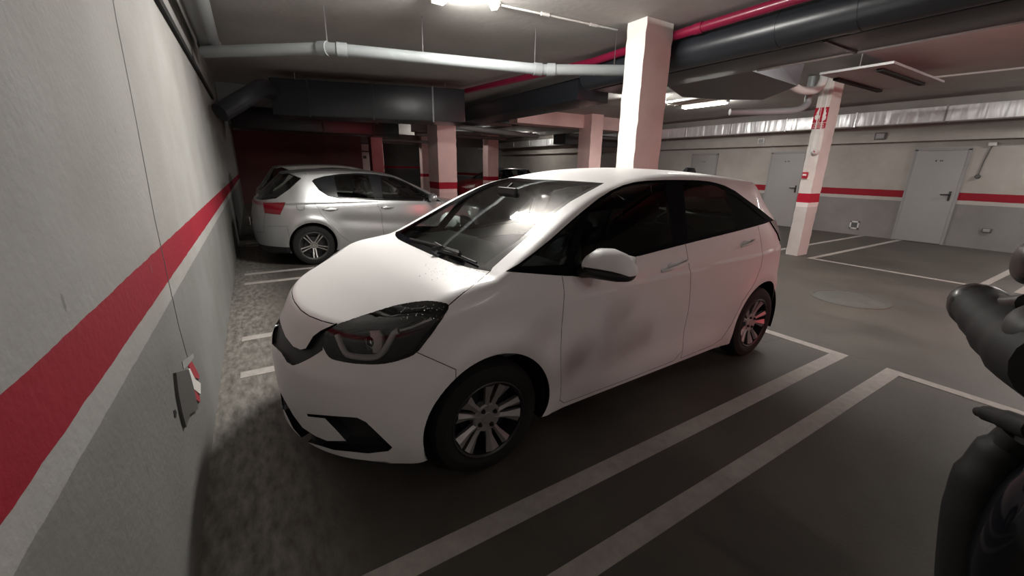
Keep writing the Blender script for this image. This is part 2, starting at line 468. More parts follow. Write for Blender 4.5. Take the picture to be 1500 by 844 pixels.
def well(parent, u, zc, r, y_in, y_out, n=26):
    bm = bmesh.new(); a0, a1 = -.35, math.pi+.35
    A = [bm.verts.new((u+r*math.cos(a0+(a1-a0)*k/n), y_out, zc+r*math.sin(a0+(a1-a0)*k/n))) for k in range(n+1)]
    B = [bm.verts.new((u+r*math.cos(a0+(a1-a0)*k/n), y_in, zc+r*math.sin(a0+(a1-a0)*k/n))) for k in range(n+1)]
    for k in range(n): bm.faces.new((A[k], A[k+1], B[k+1], B[k]))
    bm.faces.new(B)
    bm_obj('wheel_arch_liner', bm, M['well'], parent)
def seat(parent, u, y, z0, name='front_seat', w=.5):
    """seat facing -x"""
    e = None
    bm = bmesh.new()
    add_box(bm, (u, y, z0+.09), (.5, w, .16), bev=.05)
    add_box(bm, (u+.29, y, z0+.40), (.14, w*.92, .58), Matrix.Rotation(.30, 3, 'Y'), bev=.05)
    s_ = bm_obj(name, bm, M['seat'], parent)
    if name == 'front_seat':
        bm = bmesh.new(); add_box(bm, (u+.385, y, z0+.80), (.09, .26, .17), Matrix.Rotation(.2, 3, 'Y'), bev=.035)
        add_tube(bm, [(u+.37, y-.05, z0+.6), (u+.385, y-.05, z0+.76)], .007, 8); add_tube(bm, [(u+.37, y+.05, z0+.6), (u+.385, y+.05, z0+.76)], .007, 8)
        bm_obj('headrest', bm, M['seat'], s_)
# ------------------------------------------------------------------ the white car
WF = Frame(1.20052829, 0.0, 0.0330166949)
def arch_bump(uc, zc=.33, amp=.022, r0=.385, w=.07):
    return lambda u, z: amp*np.exp(-((np.hypot(u-uc, z-zc)-r0)/w)**2)
ab0, ab1 = arch_bump(.005), arch_bump(2.53)
def w_add(u, z):
    a = ab0(u, z)+ab1(u, z)
    d = sstep(u, .35, .7)*(1-sstep(u, 1.95, 2.25))
    a = a-.018*d*np.exp(-((z-.42)/.13)**2)
    line = .845+.05*(u/2.5)
    a = a-.010*sstep(z, line-.004, line+.012)*sstep(u, .35, .8)
    return a
WS = CarSurf(
    top=PC([-.90, -.85, -.80, -.74, -.66, -.56, -.43, -.26, -.10, -.03, .02, .20, .50, .78, .88, 1.05, 1.3, 1.6, 2.0, 2.4, 2.8, 3.0, 3.2],
           [.60, .68, .745, .80, .846, .893, .945, .995, 1.018, 1.028, 1.048, 1.135, 1.285, 1.410, 1.440, 1.474, 1.504, 1.515, 1.507, 1.478, 1.43, 1.395, 1.34]),
    width=PC([.10, .20, .32, .5, .7, .88, .98, 1.10, 1.45, 1.56], [.755, .80, .828, .838, .843, .838, .812, .772, .632, .58]),
    nose=PC([.1, .2, .3, .45, .58, .66, .73, .80, .9, 1.1], [-.80, -.84, -.842, -.848, -.845, -.80, -.765, -.745, -.72, -.70]),
    tail=PC([.1, .25, .4, .6, .8, 1.0, 1.1, 1.2, 1.3, 1.4, 1.5], [3.14, 3.24, 3.26, 3.27, 3.26, 3.22, 3.18, 3.05, 2.91, 2.83, 2.77]),
    u0=-.20, u1=2.42, pf=(2.0, 2.0), pr=(3.5, 2.2), bot=.185,
    crown=lambda u: .018+.045*(1-sstep(u, -.6, -.15))+.035*sstep(u, .5, 1.1), shift=lambda u: .085*(1-sstep(np.abs(u-.4), .9, 1.4)),
    add=w_add, kt=lambda u: .065-.03*sstep(u, -.1, .1)+.03*sstep(u, .8, 1.2))
wbm = WS.grid(.12, 2.3, .62, (60, 110, 50))
W_ = Cutter(WS, wbm, WF)
nearU = lambda lo, hi, vmin=-1: (lambda c: lo < c.x < hi and c.y > vmin)
circ = lambda uc, zc, r, n=48, z0=None: [(uc+r*math.cos(2*math.pi*k/n), zc+r*math.sin(2*math.pi*k/n)) for k in range(n)]
# wheel openings
for uc in (.005, 2.53):
    arch = [(uc+.350*math.cos(t), .320+.345*math.sin(t)) for t in np.linspace(-.45, math.pi+.45, 40)]
    arch = [(arch[0][0], .0)]+arch+[(arch[-1][0], .0)]
    W_.cut(arch, 'side', 20, cond=lambda c: c.y > .45)
HL = [(471.7, 505.8), (473.8, 493), (478, 485), (493, 476), (508, 470.6), (542, 459), (582.6, 447), (618.8, 441.5), (640, 442.5), (657, 448), (648.7, 465), (635.9, 484.5), (621, 503.7), (610, 516.5), (593, 525), (563.4, 532.5), (529, 533), (499.4, 529), (482.3, 522.9)]
W_.cut(HL, 'cam', 1, cond=nearU(-1, .3), smooth=3)
GR = [(400, 466), (411, 473.8), (413, 482), (418, 494), (429, 508), (440, 513), (448, 511), (459, 493), (469.6, 485), (493, 474), (493, 480), (478, 486), (474, 494), (472, 513), (455, 524), (437.6, 532.5), (429, 535), (420.5, 530), (412, 516), (395, 500)]
W_.cut(GR, 'cam', 2, cond=nearU(-1, .3))
IN = [(380, 545), (406.5, 566), (416.5, 586), (429.8, 609), (443, 627), (463, 640), (479.5, 646.6), (507.8, 646.6), (492, 629), (476, 612.5), (451, 609.8), (449.7, 606.8), (482.9, 609.8), (522.7, 612.5), (536, 619), (574, 655.6), (569, 660.6), (539, 664), (489.5, 659), (446, 646), (429.8, 628), (416, 600), (380, 585)]
W_.cut(IN, 'cam', 3, cond=nearU(-1, .3))
BP = [(300, 425), (428, 421), (431, 442), (441, 455), (452.5, 463), (471.7, 470.6), (493, 476), (508, 470.6), (600, 490), (610, 516), (668, 541.5), (668, 700), (560, 750), (300, 750)]
W_.cut(BP, 'cam', 4, cond=lambda c: c.x < -.08)
for f in W_.bm.faces:
    pass
W_.cut([(-1, .1), (-.3, .1), (-.3, .30), (-1, .30)], 'side', 4)
BN = [(380, 418), (428, 421), (431, 442), (441, 455), (452.5, 463), (471.7, 470.6), (493, 476), (542, 459), (582.6, 447), (618.8, 441.5), (657, 448), (676, 431.5), (706, 408), (718.5, 397.2), (690, 392.5), (661.5, 384.5), (634.8, 374), (606, 361), (560, 338), (480, 300), (380, 380)]
W_.cut(BN, 'cam', 5, cond=lambda c: -.9 < c.x < .3 and c.z > .70)
WSO = [(718.5, 397.2), (721.5, 392), (764, 354), (803, 318.5), (835, 295.5), (860, 281.5), (884.5, 268.3), (846, 265.6), (806.6, 263.6), (746, 262), (690, 255), (540, 330), (606, 361), (634.8, 374), (661.5, 384.5), (690, 392.5)]
W_.cut(WSO, 'cam', 6, cond=lambda c: -.3 < c.x < 1.3 and c.z > .9)
WSG = [(708, 389), (714, 384), (762, 350), (801, 314.5), (833, 292), (858, 279), (878, 269.5), (846, 268.2), (806.6, 266.6), (746, 266), (690, 255), (500, 330), (596, 350), (634.8, 364), (661.5, 374)]
W_.cut(WSG, 'cam', 7, allow=(6,), cond=lambda c: c.z > .9)
DLO = [(741, 397.5), (760, 387), (783, 370), (806.6, 350.9), (830, 330), (853, 310), (877.7, 290.4), (895, 279.5), (913, 271.5), (930, 267), (949, 264.8), (975, 263.8), (1002, 263.8), (1020, 264.2), (1038, 265.8), (1050, 268.4), (1062.6, 272.5), (1077, 280), (1091, 290.4), (1110, 304), (1133, 322.5), (1120, 327.5), (1082, 338), (1045, 347), (1009, 356), (970, 366), (932.8, 375.8), (880, 389), (858, 403), (846, 405), (838, 404), (822.6, 403.7), (780, 400.5)]
W_.cut(DLO, 'cam', 8, allow=(0,), cond=lambda c: 0 < c.x < 2.95 and c.z > .85)
W_.cut([(759, 390.5), (782, 373), (806, 354), (852.5, 314), (826.5, 386.5), (822, 388)], 'cam', 9, allow=(8,), one=True)
W_.cut([(865, 307), (880, 294.5), (900, 281), (913, 275), (930, 270.5), (949, 268.6), (974, 268), (979, 300), (986, 354), (934, 368.5), (888, 381), (838, 390)], 'cam', 10, allow=(8,), one=True)
W_.cut([(1001, 268), (1030, 269), (1047, 272.5), (1062, 279.5), (1081, 333), (1012, 350), (1007, 350)], 'cam', 11, allow=(8,), one=True)
W_.cut([(1068, 284), (1079, 288), (1089, 295.5), (1116, 317.5), (1122, 322.5), (1086, 331.5)], 'cam', 12, allow=(8,), one=True)
# doors below the windows
FD = [(.434, 1.10), (.430, .90), (.418, .715), (.425, .5), (.445, .27), (.50, .222), (1.0, .215), (1.50, .222), (1.574, .29), (1.55, .5), (1.525, .72), (1.50, .90), (1.49, 1.10)]
RD = [(1.49, 1.10), (1.50, .90), (1.525, .72), (1.55, .5), (1.574, .29), (1.585, .222), (1.98, .228), (2.06, .26), (2.13, .40), (2.20, .56), (2.33, .69), (2.42, .80), (2.44, .95), (2.43, 1.20)]
W_.cut(FD, 'side', 13, cond=lambda c: c.y > .55)
W_.cut(RD, 'side', 14, cond=lambda c: c.y > .55)
# tail: lamp, glass, gate, bumper
W_.cut([(1127, 325), (1137, 322), (1165, 318), (1165, 357), (1141, 353), (1138, 343), (1132, 333)], 'cam', 16, cond=lambda c: c.x > 2.55)
W_.cut([(-.6, 1.06), (.6, 1.06), (.53, 1.36), (-.53, 1.36)], 'front', 17, cond=lambda c: c.x > 2.7)
W_.cut([(-.62, .62), (.66, .62), (.66, 1.45), (-.62, 1.45)], 'front', 18, cond=lambda c: c.x > 2.75 and c.z < 1.43)
W_.cut([(2.86, .1), (3.4, .1), (3.4, .64), (2.86, .60)], 'side', 19)
car = empty('white_hatchback_car', (WF.x, WF.y, 0), WF.a)
tag(car, 'white compact five-door hatchback parked nose to the left wall, wet droplets on its bonnet', 'car')
wp = [M['white_paint'], M['gap']]
part = W_.part
part((0,), 'both', 'body_shell', wp, car)
part(5, 'both', 'bonnet', wp, car, gap=.003)
bp = part(4, 'both', 'front_bumper', wp, car, gap=.002)
tag(part(2, 'both', 'grille', [M['black_trim'], M['gloss_black']], bp, off=.022, gap=0), 'black V-shaped grille strip under the nose')
tag(part(3, 'both', 'lower_air_intake', [M['black_trim'], M['gloss_black']], bp, off=.045, gap=0), 'black lower air intake with angular corners')
part(19, 'both', 'rear_bumper', wp, car, gap=.002)
tg = part(18, 'both', 'tailgate', wp, car, gap=.002)
part(17, 'both', 'rear_window', [M['glass_dark'], M['black_trim']], tg, gap=.002)
part(6, 'both', 'windscreen_surround', [M['gloss_black'], M['gap']], car, gap=0)
tag(part(7, 'both', 'windscreen', [M['glass_ws'], M['gap']], car, gap=0, flange=0), 'large raked windscreen reflecting a tube light')
for sd, sg in (('near', -1), ('far', 1)):
    part(8, sd, 'window_frame', [M['frame_black'], M['gap']], car, gap=0)
    part(9, sd, 'quarter_window', [M['glass_side'], M['gap']], car, gap=0, flange=.008)
    part(12, sd, 'rear_quarter_window', [M['frame_black'], M['gap']], car, gap=0, flange=.008, off=.004)
    d1 = part(13, sd, 'front_door', wp, car, gap=.002); part(10, sd, 'door_window', [M['glass_side'], M['gap']], d1, gap=0, flange=.008)
    d2 = part(14, sd, 'rear_door', wp, car, gap=.002); part(11, sd, 'door_window', [M['glass_dark'], M['gap']], d2, gap=0, flange=.008)
    part(16, sd, 'tail_light', [M['red_lens'], M['red_lens']], car, gap=0, off=-.010)
    hl = part(1, sd, 'headlight', [M['lamp_dark'], M['black_trim']], car, gap=0, off=.05)
    part(1, sd, 'lens_cover', [M['glass_lens'], M['gap']], hl, gap=.001, flange=0)
    my = (lambda v: v) if sg < 0 else (lambda v: Vector((v[0], -v[1], v[2])))
    # light guide: a U of thick grey tube, projector and its bright side plate
    path = [(487.5, 490), (492, 503), (499, 517), (506, 522), (525, 525.5), (545, 525.5), (557, 519), (566, 504), (573, 488), (580, 484)]
    pts = [my(W_.spl(q, -.026)[0]) for q in path]
    bm = bmesh.new(); add_tube(bm, catmull(pts, 4), .0135, 10); bm_obj('light_guide', bm, M['drl'], hl)
    path = [(581, 483), (600, 478), (618, 471), (632, 466)]
    bm = bmesh.new(); add_tube(bm, catmull([my(W_.spl(q, -.03)[0]) for q in path], 4), .005, 8); bm_obj('light_guide', bm, M['drl'], hl)
    path = [(496, 487), (515, 482), (540, 478), (560, 477), (580, 474), (600, 468), (618, 462)]
    bm = bmesh.new(); add_tube(bm, catmull([my(W_.spl(q, -.028)[0]) for q in path], 4), .007, 8, sx=1.0); bm_obj('lamp_brow', bm, M['lamp_dark'], hl)
    c0, n0 = W_.spl((533, 504), -.034)
    fwd = Vector((-.93, -.30, .05)).normalized()
    rot = fwd.to_track_quat('Z', 'Y').to_matrix().to_4x4(); mt = Matrix.Translation(c0) @ rot
    bm = bmesh.new(); add_lathe(bm, [(.032, -.03), (.032, .0), (.030, .006), (.026, .008), (.0, .018)], 28, mt)
    o = bm_obj('projector_lens', bm, M['chrome'], hl)
    if sg > 0:
        o.scale = (1, -1, 1)
    quad = [W_.spl(q, -.018)[0] for q in [(538, 483), (552, 482), (557, 490), (556, 512), (549, 519), (543, 519)]]
    bm = bmesh.new(); nb = n0*.008
    add_prism(bm, [(i, 0) for i in range(len(quad))], 0, 1, lambda x, y, d: my(Vector(quad[int(x)])-nb*d*2))
    bm_obj('reflector_plate', bm, M['reflector'], hl)
# door handles, near and far
def handle(parent, qa, qb, sd, zoff=0):
    a, na = W_.sp(qa); b, nb = W_.sp(qb); sg = -1 if sd == 'near' else 1
    pts = []
    for k in range(9):
        t = k/8; p = a*(1-t)+b*t; h = .038*math.sin(math.pi*min(1, max(0, t)))**.35
        n_ = na*(1-t)+nb*t; q = p+n_*(h*.9+.001); pts.append((q[0], sg*q[1], q[2]))
    bm = bmesh.new(); add_tube(bm, catmull(pts, 3), [.010]*1 if False else .0105, 10, sx=.8); o = bm_obj('door_handle', bm, M['white_paint'], parent)
    c = (a+b)/2; c = c+na*.0; bm = bmesh.new()
    bmesh.ops.create_uvsphere(bm, u_segments=20, v_segments=10, radius=1, matrix=Matrix.Translation((c[0]-.02, sg*c[1], c[2]+.004)) @ Matrix.Diagonal((.055, .006, .024, 1)))
    bm_obj('handle_recess', bm, M['gap'] if False else M['white_paint'], o)
for sd in ('near', 'far'):
    ch = [o for o in car.children if o.name.startswith('front_door')][0 if sd == 'near' else -1]
    handle(ch, (969, 397.5), (1007, 382.5), sd)
    ch = [o for o in car.children if o.name.startswith('rear_door')][0 if sd == 'near' else -1]
    handle(ch, (1086, 361), (1104, 352.5), sd)
# mirrors
def mirror(sg):
    e = empty('wing_mirror', (.535, sg*.80, .985), 0, car)
    L = lambda x, y, z: Vector((x, sg*y, z))
    bm = bmesh.new()   # painted cap: lofted ellipses from inboard to outboard
    secs = [(.035, .03, .018, .045), (.05, .062, .060, .070), (.09, .078, .088, .075), (.15, .080, .094, .075), (.205, .074, .080, .072), (.245, .058, .048, .062), (.262, .032, .02, .05)]
    rings = []
    for y, rx, rz, cz in secs:
        cx = .05+(y-.05)*.40
        rings.append([bm.verts.new(L(cx+rx*math.cos(t), y, cz+(rz if math.sin(t) > 0 else rz*.12)*math.sin(t)-.028)) for t in np.linspace(0, 2*math.pi, 24, endpoint=False)])
    for a, b in zip(rings, rings[1:]):
        for k in range(24): bm.faces.new((a[k], a[(k+1) % 24], b[(k+1) % 24], b[k]))
    bm.faces.new(rings[0]); bm.faces.new(rings[-1])
    bm_obj('mirror_cap', bm, M['white_paint'], e)
    bm = bmesh.new(); rings = []
    secs = [(-.03, .028, .022, .02), (.02, .04, .03, .025), (.07, .066, .040, .045), (.12, .073, .040, .045), (.20, .070, .038, .045), (.243, .052, .028, .043), (.256, .02, .012, .04)]
    for y, rx, rz, cz in secs:
        cx = .05+(y-.05)*.40
        rings.append([bm.verts.new(L(cx+rx*math.cos(t), y, cz-.028+rz*math.sin(t))) for t in np.linspace(0, 2*math.pi, 20, endpoint=False)])
    for a, b in zip(rings, rings[1:]):
        for k in range(20): bm.faces.new((a[k], a[(k+1) % 20], b[(k+1) % 20], b[k]))
    bm.faces.new(rings[0]); bm.faces.new(rings[-1])
    bm_obj('mirror_base', bm, M['black_trim'], e)
    bm = bmesh.new(); add_box(bm, L(.175, .16, .055), (.004, .15, .10), bev=.002); bm_obj('mirror_glass', bm, M['chrome'], e)
mirror(-1); mirror(1)
# wheels and wells
for uc in (.0, 2.53):
    for sg in (-1, 1):
        wheel(car, (uc, sg*.735, .302), sg, .302, .207, .19, 'dual')
        well(car, uc+.003, .32, .352, sg*.52, sg*.815)
# interior and underbody
bm = bmesh.new(); add_box(bm, (1.2, 0, .30), (3.5, 1.02, .14), bev=.02); add_box(bm, (1.25, 0, .32), (1.75, 1.5, .17), bev=.02)
add_box(bm, (-.42, 0, .55), (.45, 1.0, .5), bev=.05); add_box(bm, (2.75, 0, .6), (.5, 1.1, .5), bev=.05)
bm_obj('floor_pan', bm, M['well'], car)
ins = bmesh.new()
for zc, th in ((1.0, 1),):
    pass
ins.free()
for sg in (-1, 1):
    ins = bmesh.new(); add_box(ins, (1.3, sg*.765, .62), (1.9, .03, .60), bev=.01); bm_obj('inner_door_panel', ins, M['dash_dark'], car)
bm = bmesh.new()
prof = [(.10, .98), (.30, 1.0), (.52, 1.01), (.62, .98), (.66, .86), (.60, .70), (.50, .55), (.1, .55)]
add_prism(bm, prof, -.70, .70, lambda x, y, d: (x, d, y))
dsh = bm_obj('dashboard', bm, M['dash'], car, angle=50)
bm = bmesh.new(); add_prism(bm, [(-.02, .985), (.14, 1.0), (.16, .97), (.0, .9)], -.64, .64, lambda x, y, d: (x, d, y)); bm_obj('cowl_panel', bm, M['dash_dark'], dsh)
st = bmesh.new(); R0 = Matrix.Translation((.78, -.36, .93)) @ Matrix.Rotation(math.radians(-65), 4, 'Y')
bmesh.ops.create_uvsphere(st, u_segments=12, v_segments=8, radius=.055, matrix=R0 @ Matrix.Diagonal((1, 1, .5, 1)))
add_tube(st, [R0 @ Vector((.18*math.cos(t), .18*math.sin(t), 0)) for t in np.linspace(0, 2*math.pi, 33)], .014, 8, cap=False)
for t in (0, math.pi, math.pi*1.5): add_tube(st, [R0 @ Vector((0, 0, 0)), R0 @ Vector((.18*math.cos(t), .18*math.sin(t), 0))], .012, 6)
bm_obj('steering_wheel', st, M['dash_dark'], car)
seat(car, 1.15, -.36, .42); seat(car, 1.15, .36, .42); seat(car, 1.95, 0, .36, 'rear_bench', 1.2)
bm = bmesh.new(); add_box(bm, (.62, 0, 1.345), (.03, .22, .065), bev=.012); add_tube(bm, [(.62, 0, 1.37), (.66, 0, 1.40)], .01, 8); bm_obj('interior_mirror', bm, M['black_trim'], car)
# wipers
def wiper(qs, rad, arm):
    bm = bmesh.new(); add_tube(bm, catmull([W_.spl(q, .012)[0] for q in qs], 4), rad, 8)
    pts = [W_.spl(q, .028)[0] for q in arm]; add_tube(bm, pts, [.012, .008, .006], 8)
    o = bm_obj('wiper', bm, M['black_trim'], car); return o
wiper([(602, 352), (640, 362), (674, 371.5)], .006, [(636, 372), (650, 368), (640, 362)])
wiper([(640, 368), (670, 376), (699, 388)], .006, [(676, 379), (664, 374), (655, 371)])
bm = bmesh.new(); add_prism(bm, [(2.50, 1.47), (2.56, 1.53), (2.66, 1.525), (2.70, 1.44)], -.02, .02, lambda x, y, d: (x, d*(1.3 if y < 1.5 else .6), y)); bm_obj('roof_antenna', bm, M['gloss_black'], car)
# ------------------------------------------------------------------ other cars: the silver hatchback in the next bay
def small_car(frame, paint, name, res, uw=2.469, roofmat=None, roofdz=0.0):
    rb0, rb1 = arch_bump(0, .32, .018, .37, .06), arch_bump(uw, .32, .02, .375, .06)
    def add(u, z):
        a = rb0(u, z)+rb1(u, z)
        line = .60+.10*(u-.6)
        a = a-.016*sstep(u, .3, .8)*(1-sstep(u, 1.9, 2.2))*np.exp(-((z-(line-.07))/.09)**2)
        a = a-.010*sstep(z, .925, .955)*sstep(u, .9, 2.0)
        return a
    S_ = CarSurf(
        top=PC([-.9, -.84, -.76, -.6, -.3, .0, .12, .22, .5, .75, 1.0, 1.25, 1.6, 1.95, 2.3, 2.6, 2.74, 2.80, 2.95, 3.1, 3.24, 3.3],
               [.55, .62, .70, .78, .86, .925, .945, .975, 1.115, 1.235, 1.345, 1.405, 1.44, 1.45, 1.44, 1.415, 1.395, 1.35, 1.20, 1.06, .92, .8])
        if not roofdz else PC([-.9, -.84, -.76, -.6, -.3, .0, .12, .22, .5, .75, 1.0, 1.25, 1.6, 1.95, 2.3, 2.6, 2.80, 2.86, 2.98, 3.1, 3.24, 3.3],
               [.55, .62, .72, .82, .92, .985, 1.0, 1.03, 1.18, 1.31, 1.42, 1.48, 1.515, 1.52, 1.51, 1.49, 1.47, 1.42, 1.25, 1.08, .93, .8]),
        width=PC([.10, .20, .32, .5, .7, .86, .95, 1.05, 1.40, 1.5], [.75, .80, .825, .835, .838, .832, .812, .775, .625, .57]),
        nose=PC([.1, .3, .5, .7, .9], [-.80, -.84, -.85, -.80, -.7]),
        tail=PC([.1, .25, .45, .6, .75, .9, .97, 1.1, 1.4], [3.14, 3.20, 3.24, 3.25, 3.235, 3.20, 3.19, 3.14, 3.0]),
        u0=-.1, u1=2.45, pf=(2.2, 2.0), pr=(3.0, 2.4), bot=.2, crown=lambda u: .02+.02*sstep(u, .4, 1), shift=lambda u: .10*(1-sstep(np.abs(u-.4), .8, 1.3))-.10*sstep(u, 2.5, 2.7),
        add=add, kt=lambda u: .06-.02*sstep(u, 0, .3)+.0*u)
    bm = S_.grid(.2, 2.45, .6, *res)
    K = Cutter(S_, bm, frame)
    vis = lambda c: c.y > .4
    for uc in (0, uw):
        a = [(uc+.335*math.cos(t), .325+.335*math.sin(t)) for t in np.linspace(-.4, math.pi+.4, 30)]
        K.cut([(a[0][0], 0)]+a+[(a[-1][0], 0)], 'side', 20, cond=vis)
    DL = [(2.38, 1.265+roofdz), (2.30, 1.13), (2.19, 1.045), (2.10, 1.02), (2.02, 1.0), (1.47, .965), (.66, .93), (.36, .915), (.50, 1.0+roofdz*.4), (.76, 1.145+roofdz), (.93, 1.24+roofdz), (1.14, 1.325+roofdz), (1.42, 1.37+roofdz), (1.71, 1.382+roofdz), (1.96, 1.37+roofdz), (2.2, 1.335+roofdz), (2.34, 1.295+roofdz)]
    K.cut(DL, 'side', 8, cond=lambda c: c.y > .45 and .3 < c.x < 2.45)
    K.cut([(2.05, 1.03), (1.50, .99), (1.54, 1.35+roofdz), (1.71, 1.362+roofdz), (1.96, 1.35+roofdz), (2.06, 1.335+roofdz)], 'side', 11, allow=(8,), one=True)
    K.cut([(1.37, .98), (.60, .948), (.62, 1.04+roofdz*.4), (.78, 1.135+roofdz), (.95, 1.228+roofdz), (1.14, 1.305+roofdz), (1.34, 1.343+roofdz)], 'side', 10, allow=(8,), one=True)
    K.cut([(2.36, 1.255+roofdz), (2.29, 1.14), (2.18, 1.06), (2.10, 1.04), (2.11, 1.33+roofdz), (2.2, 1.315+roofdz)], 'side', 12, allow=(8,), one=True)
    K.cut([(1.47, 1.1), (1.465, .9), (1.42, .76), (1.405, .4), (1.41, .26), (.50, .26), (.40, .32), (.37, .5), (.36, .95), (.5, 1.1)], 'side', 13, cond=vis)
    K.cut([(1.47, 1.1), (1.465, .9), (1.42, .76), (1.405, .4), (1.41, .26), (1.84, .26), (1.98, .35), (2.10, .47), (2.20, .62), (2.32, .78), (2.39, .95), (2.34, 1.15)], 'side', 14, cond=vis)
    K.cut([(2.52, 1.305+roofdz), (2.68, 1.375+roofdz), (2.80, 1.345+roofdz), (3.0, 1.17), (3.17, 1.0), (3.08, .99), (2.89, 1.02), (2.70, 1.15)], 'side', 17, cond=lambda c: c.y > .3)
    K.cut([(2.775, .965), (3.055, .955), (3.055, .81), (2.87, .79)], 'side', 16, cond=lambda c: c.y > .50)
    K.cut([(-.01, 1.06), (.66, 1.04), (.56, 1.35+roofdz), (-.01, 1.37+roofdz)], 'front', 17, cond=lambda c: c.x > 2.7)
    K.cut([(-.01, .52), (.60, .52), (.64, .78), (.60, .98), (.70, 1.05), (.6, 1.43+roofdz), (-.01, 1.43+roofdz)], 'front', 18, cond=lambda c: c.x > 2.78)
    K.cut([(2.80, .1), (3.4, .1), (3.4, .33), (2.80, .30)], 'side', 21)
    K.cut([(2.78, .24), (3.4, .24), (3.4, .56), (3.02, .62), (2.80, .62)], 'side', 19)
    if roofmat: K.cut([(-.1, 1.0), (3.4, 1.0), (3.4, 1.7), (-.1, 1.7)], 'side', 22)
    K.cut([(.14, -.01), (.30, .62), (.90, .50), (.95, -.01)], 'top', 7, allow=(0, 22), cond=lambda c: c.z > .94 and .05 < c.x < 1.1)
    K.cut([(-.9, -.01), (-.70, .45), (-.35, .62), (.16, .66), (.06, -.01)], 'top', 5, cond=lambda c: c.z > .6 and c.x < .3)
    K.cut([(-.55, .64), (-.70, .70), (-.2, .80), (-.25, .68)], 'side', 1, cond=lambda c: c.y > .3)
    K.cut([(-.9, .30), (-.78, .30), (-.78, .52), (-.9, .52)], 'side', 2, cond=lambda c: c.y < .5)
    root = empty(name, (frame.x, frame.y, 0), frame.a)
    pm = [paint, M['gap']]; pt = K.part
    pt((0,), 'both', 'body_shell', pm, root); pt(5, 'both', 'bonnet', pm, root); pt(7, 'both', 'windscreen', [M['glass_side'], M['gap']], root, gap=0, flange=.01)
    if roofmat: pt(22, 'both', 'roof', [roofmat, M['gap']], root, gap=0)
    rb = pt(19, 'both', 'rear_bumper', pm, root); pt(21, 'both', 'bumper_valance', [M['black_trim'], M['gap']], rb, gap=0)
    pt(2, 'both', 'front_grille', [M['black_trim'], M['gap']], root, gap=0, off=.02)
    tg = pt(18, 'both', 'tailgate', pm, root); pt(17, 'both', 'rear_window', [M['glass_dark'], M['black_trim']], tg, gap=0, flange=.012)
    for sd, sg in (('near', 1), ('far', -1)):
        yy = frame.sgn*sg
        pt(8, sd, 'window_frame', [M['gloss_black'], M['gap']], root, gap=0, flange=.01)
        d = pt(13, sd, 'front_door', pm, root); pt(10, sd, 'door_window', [M['glass_side'], M['gap']], d, gap=0, flange=.01)
        d2 = pt(14, sd, 'rear_door', pm, root); pt(11, sd, 'door_window', [M['glass_dark'], M['gap']], d2, gap=0, flange=.01)
        pt(12, sd, 'rear_quarter_window', [M['gloss_black'], M['gap']], root, gap=0, flange=.01)
        pt(16, sd, 'tail_light', [M['red_lens'], M['gap']], root, gap=.001, off=-.006)
        pt(1, sd, 'headlight', [M['clear_lens'], M['gap']], root, gap=0)
        for dd, u_ in ((d, 1.31), (d2, 2.19)):
            bm = bmesh.new(); yv = frame.sgn*sg*.845
            bmesh.ops.create_uvsphere(bm, u_segments=16, v_segments=8, radius=1, matrix=Matrix.Translation((u_, yv-frame.sgn*sg*.008, .845)) @ Matrix.Diagonal((.075, .012, .032, 1)))
            add_tube(bm, [(u_-.10, yv, .848), (u_-.085, yv+frame.sgn*sg*.025, .850), (u_, yv+frame.sgn*sg*.032, .853), (u_+.085, yv+frame.sgn*sg*.025, .850), (u_+.10, yv, .848)], .012, 8)
            bm_obj('door_handle', bm, paint, dd)
        bm = bmesh.new(); yv = yy
        for (y0, y1) in ((.80, .90),): add_tube(bm, [(.60, yv*.80, .935), (.58, yv*.90, .945)], .03, 8)
        b2 = bmesh.new()
        bmesh.ops.create_uvsphere(b2, u_segments=20, v_segments=12, radius=1, matrix=Matrix.Translation((.56, yv*.93, .995)) @ Matrix.Diagonal((.07, .12, .075, 1)))
        mo = bm_obj('wing_mirror', b2, paint, root); bm_obj('mirror_foot', bm, M['black_trim'], mo)
        for uc in (0, uw):
            wheel(root, (uc, yy*.735, .303), yy, .303, .213, .20, ('twin', 5, (-.026, .026), 90) if not roofdz else ('twin', 5, (-.02, .02), 60))
            well(root, uc, .325, .34, yy*.5, yy*.80)
    bm = bmesh.new(); add_box(bm, (1.2, 0, .32), (3.6, 1.0, .14), bev=.02); add_box(bm, (1.22, 0, .34), (1.7, 1.5, .16), bev=.02); add_box(bm, (2.75, 0, .6), (.4, 1.1, .5), bev=.04)
    bm_obj('floor_pan', bm, M['well'], root)
    bm = bmesh.new(); add_prism(bm, [(.3, .9), (.62, .95), (.75, .88), (.7, .6), (.3, .6)], -.68, .68, lambda x, y, d: (x, d, y)); bm_obj('dashboard', bm, M['dash_dark'], root)
    seat(root, 1.15, -.36, .38); seat(root, 1.15, .36, .38); seat(root, 1.95, 0, .38, 'rear_bench', 1.2)
    return root, K
SF = Frame(3.54, 5.35, math.pi, 1)
sc_, SK = small_car(SF, M['silver_paint'], 'silver_hatchback_car', (((40, 90, 50), ((-32, 22, 34), (22, 53, 26), (53, 90, 18))),)[0])
tag(sc_, 'silver five-door hatchback parked with its tail to the left wall, beyond the white car', 'car')
bm = bmesh.new()
for t0 in (0,): add_tube(bm, [(2.645, .838, .93), (2.645, .84, .88), (2.62, .842, .855), (2.57, .842, .85), (2.545, .842, .87), (2.54, .84, .93)], .0025, 6)
bm_obj('fuel_flap', bm, M['gap'], sc_)
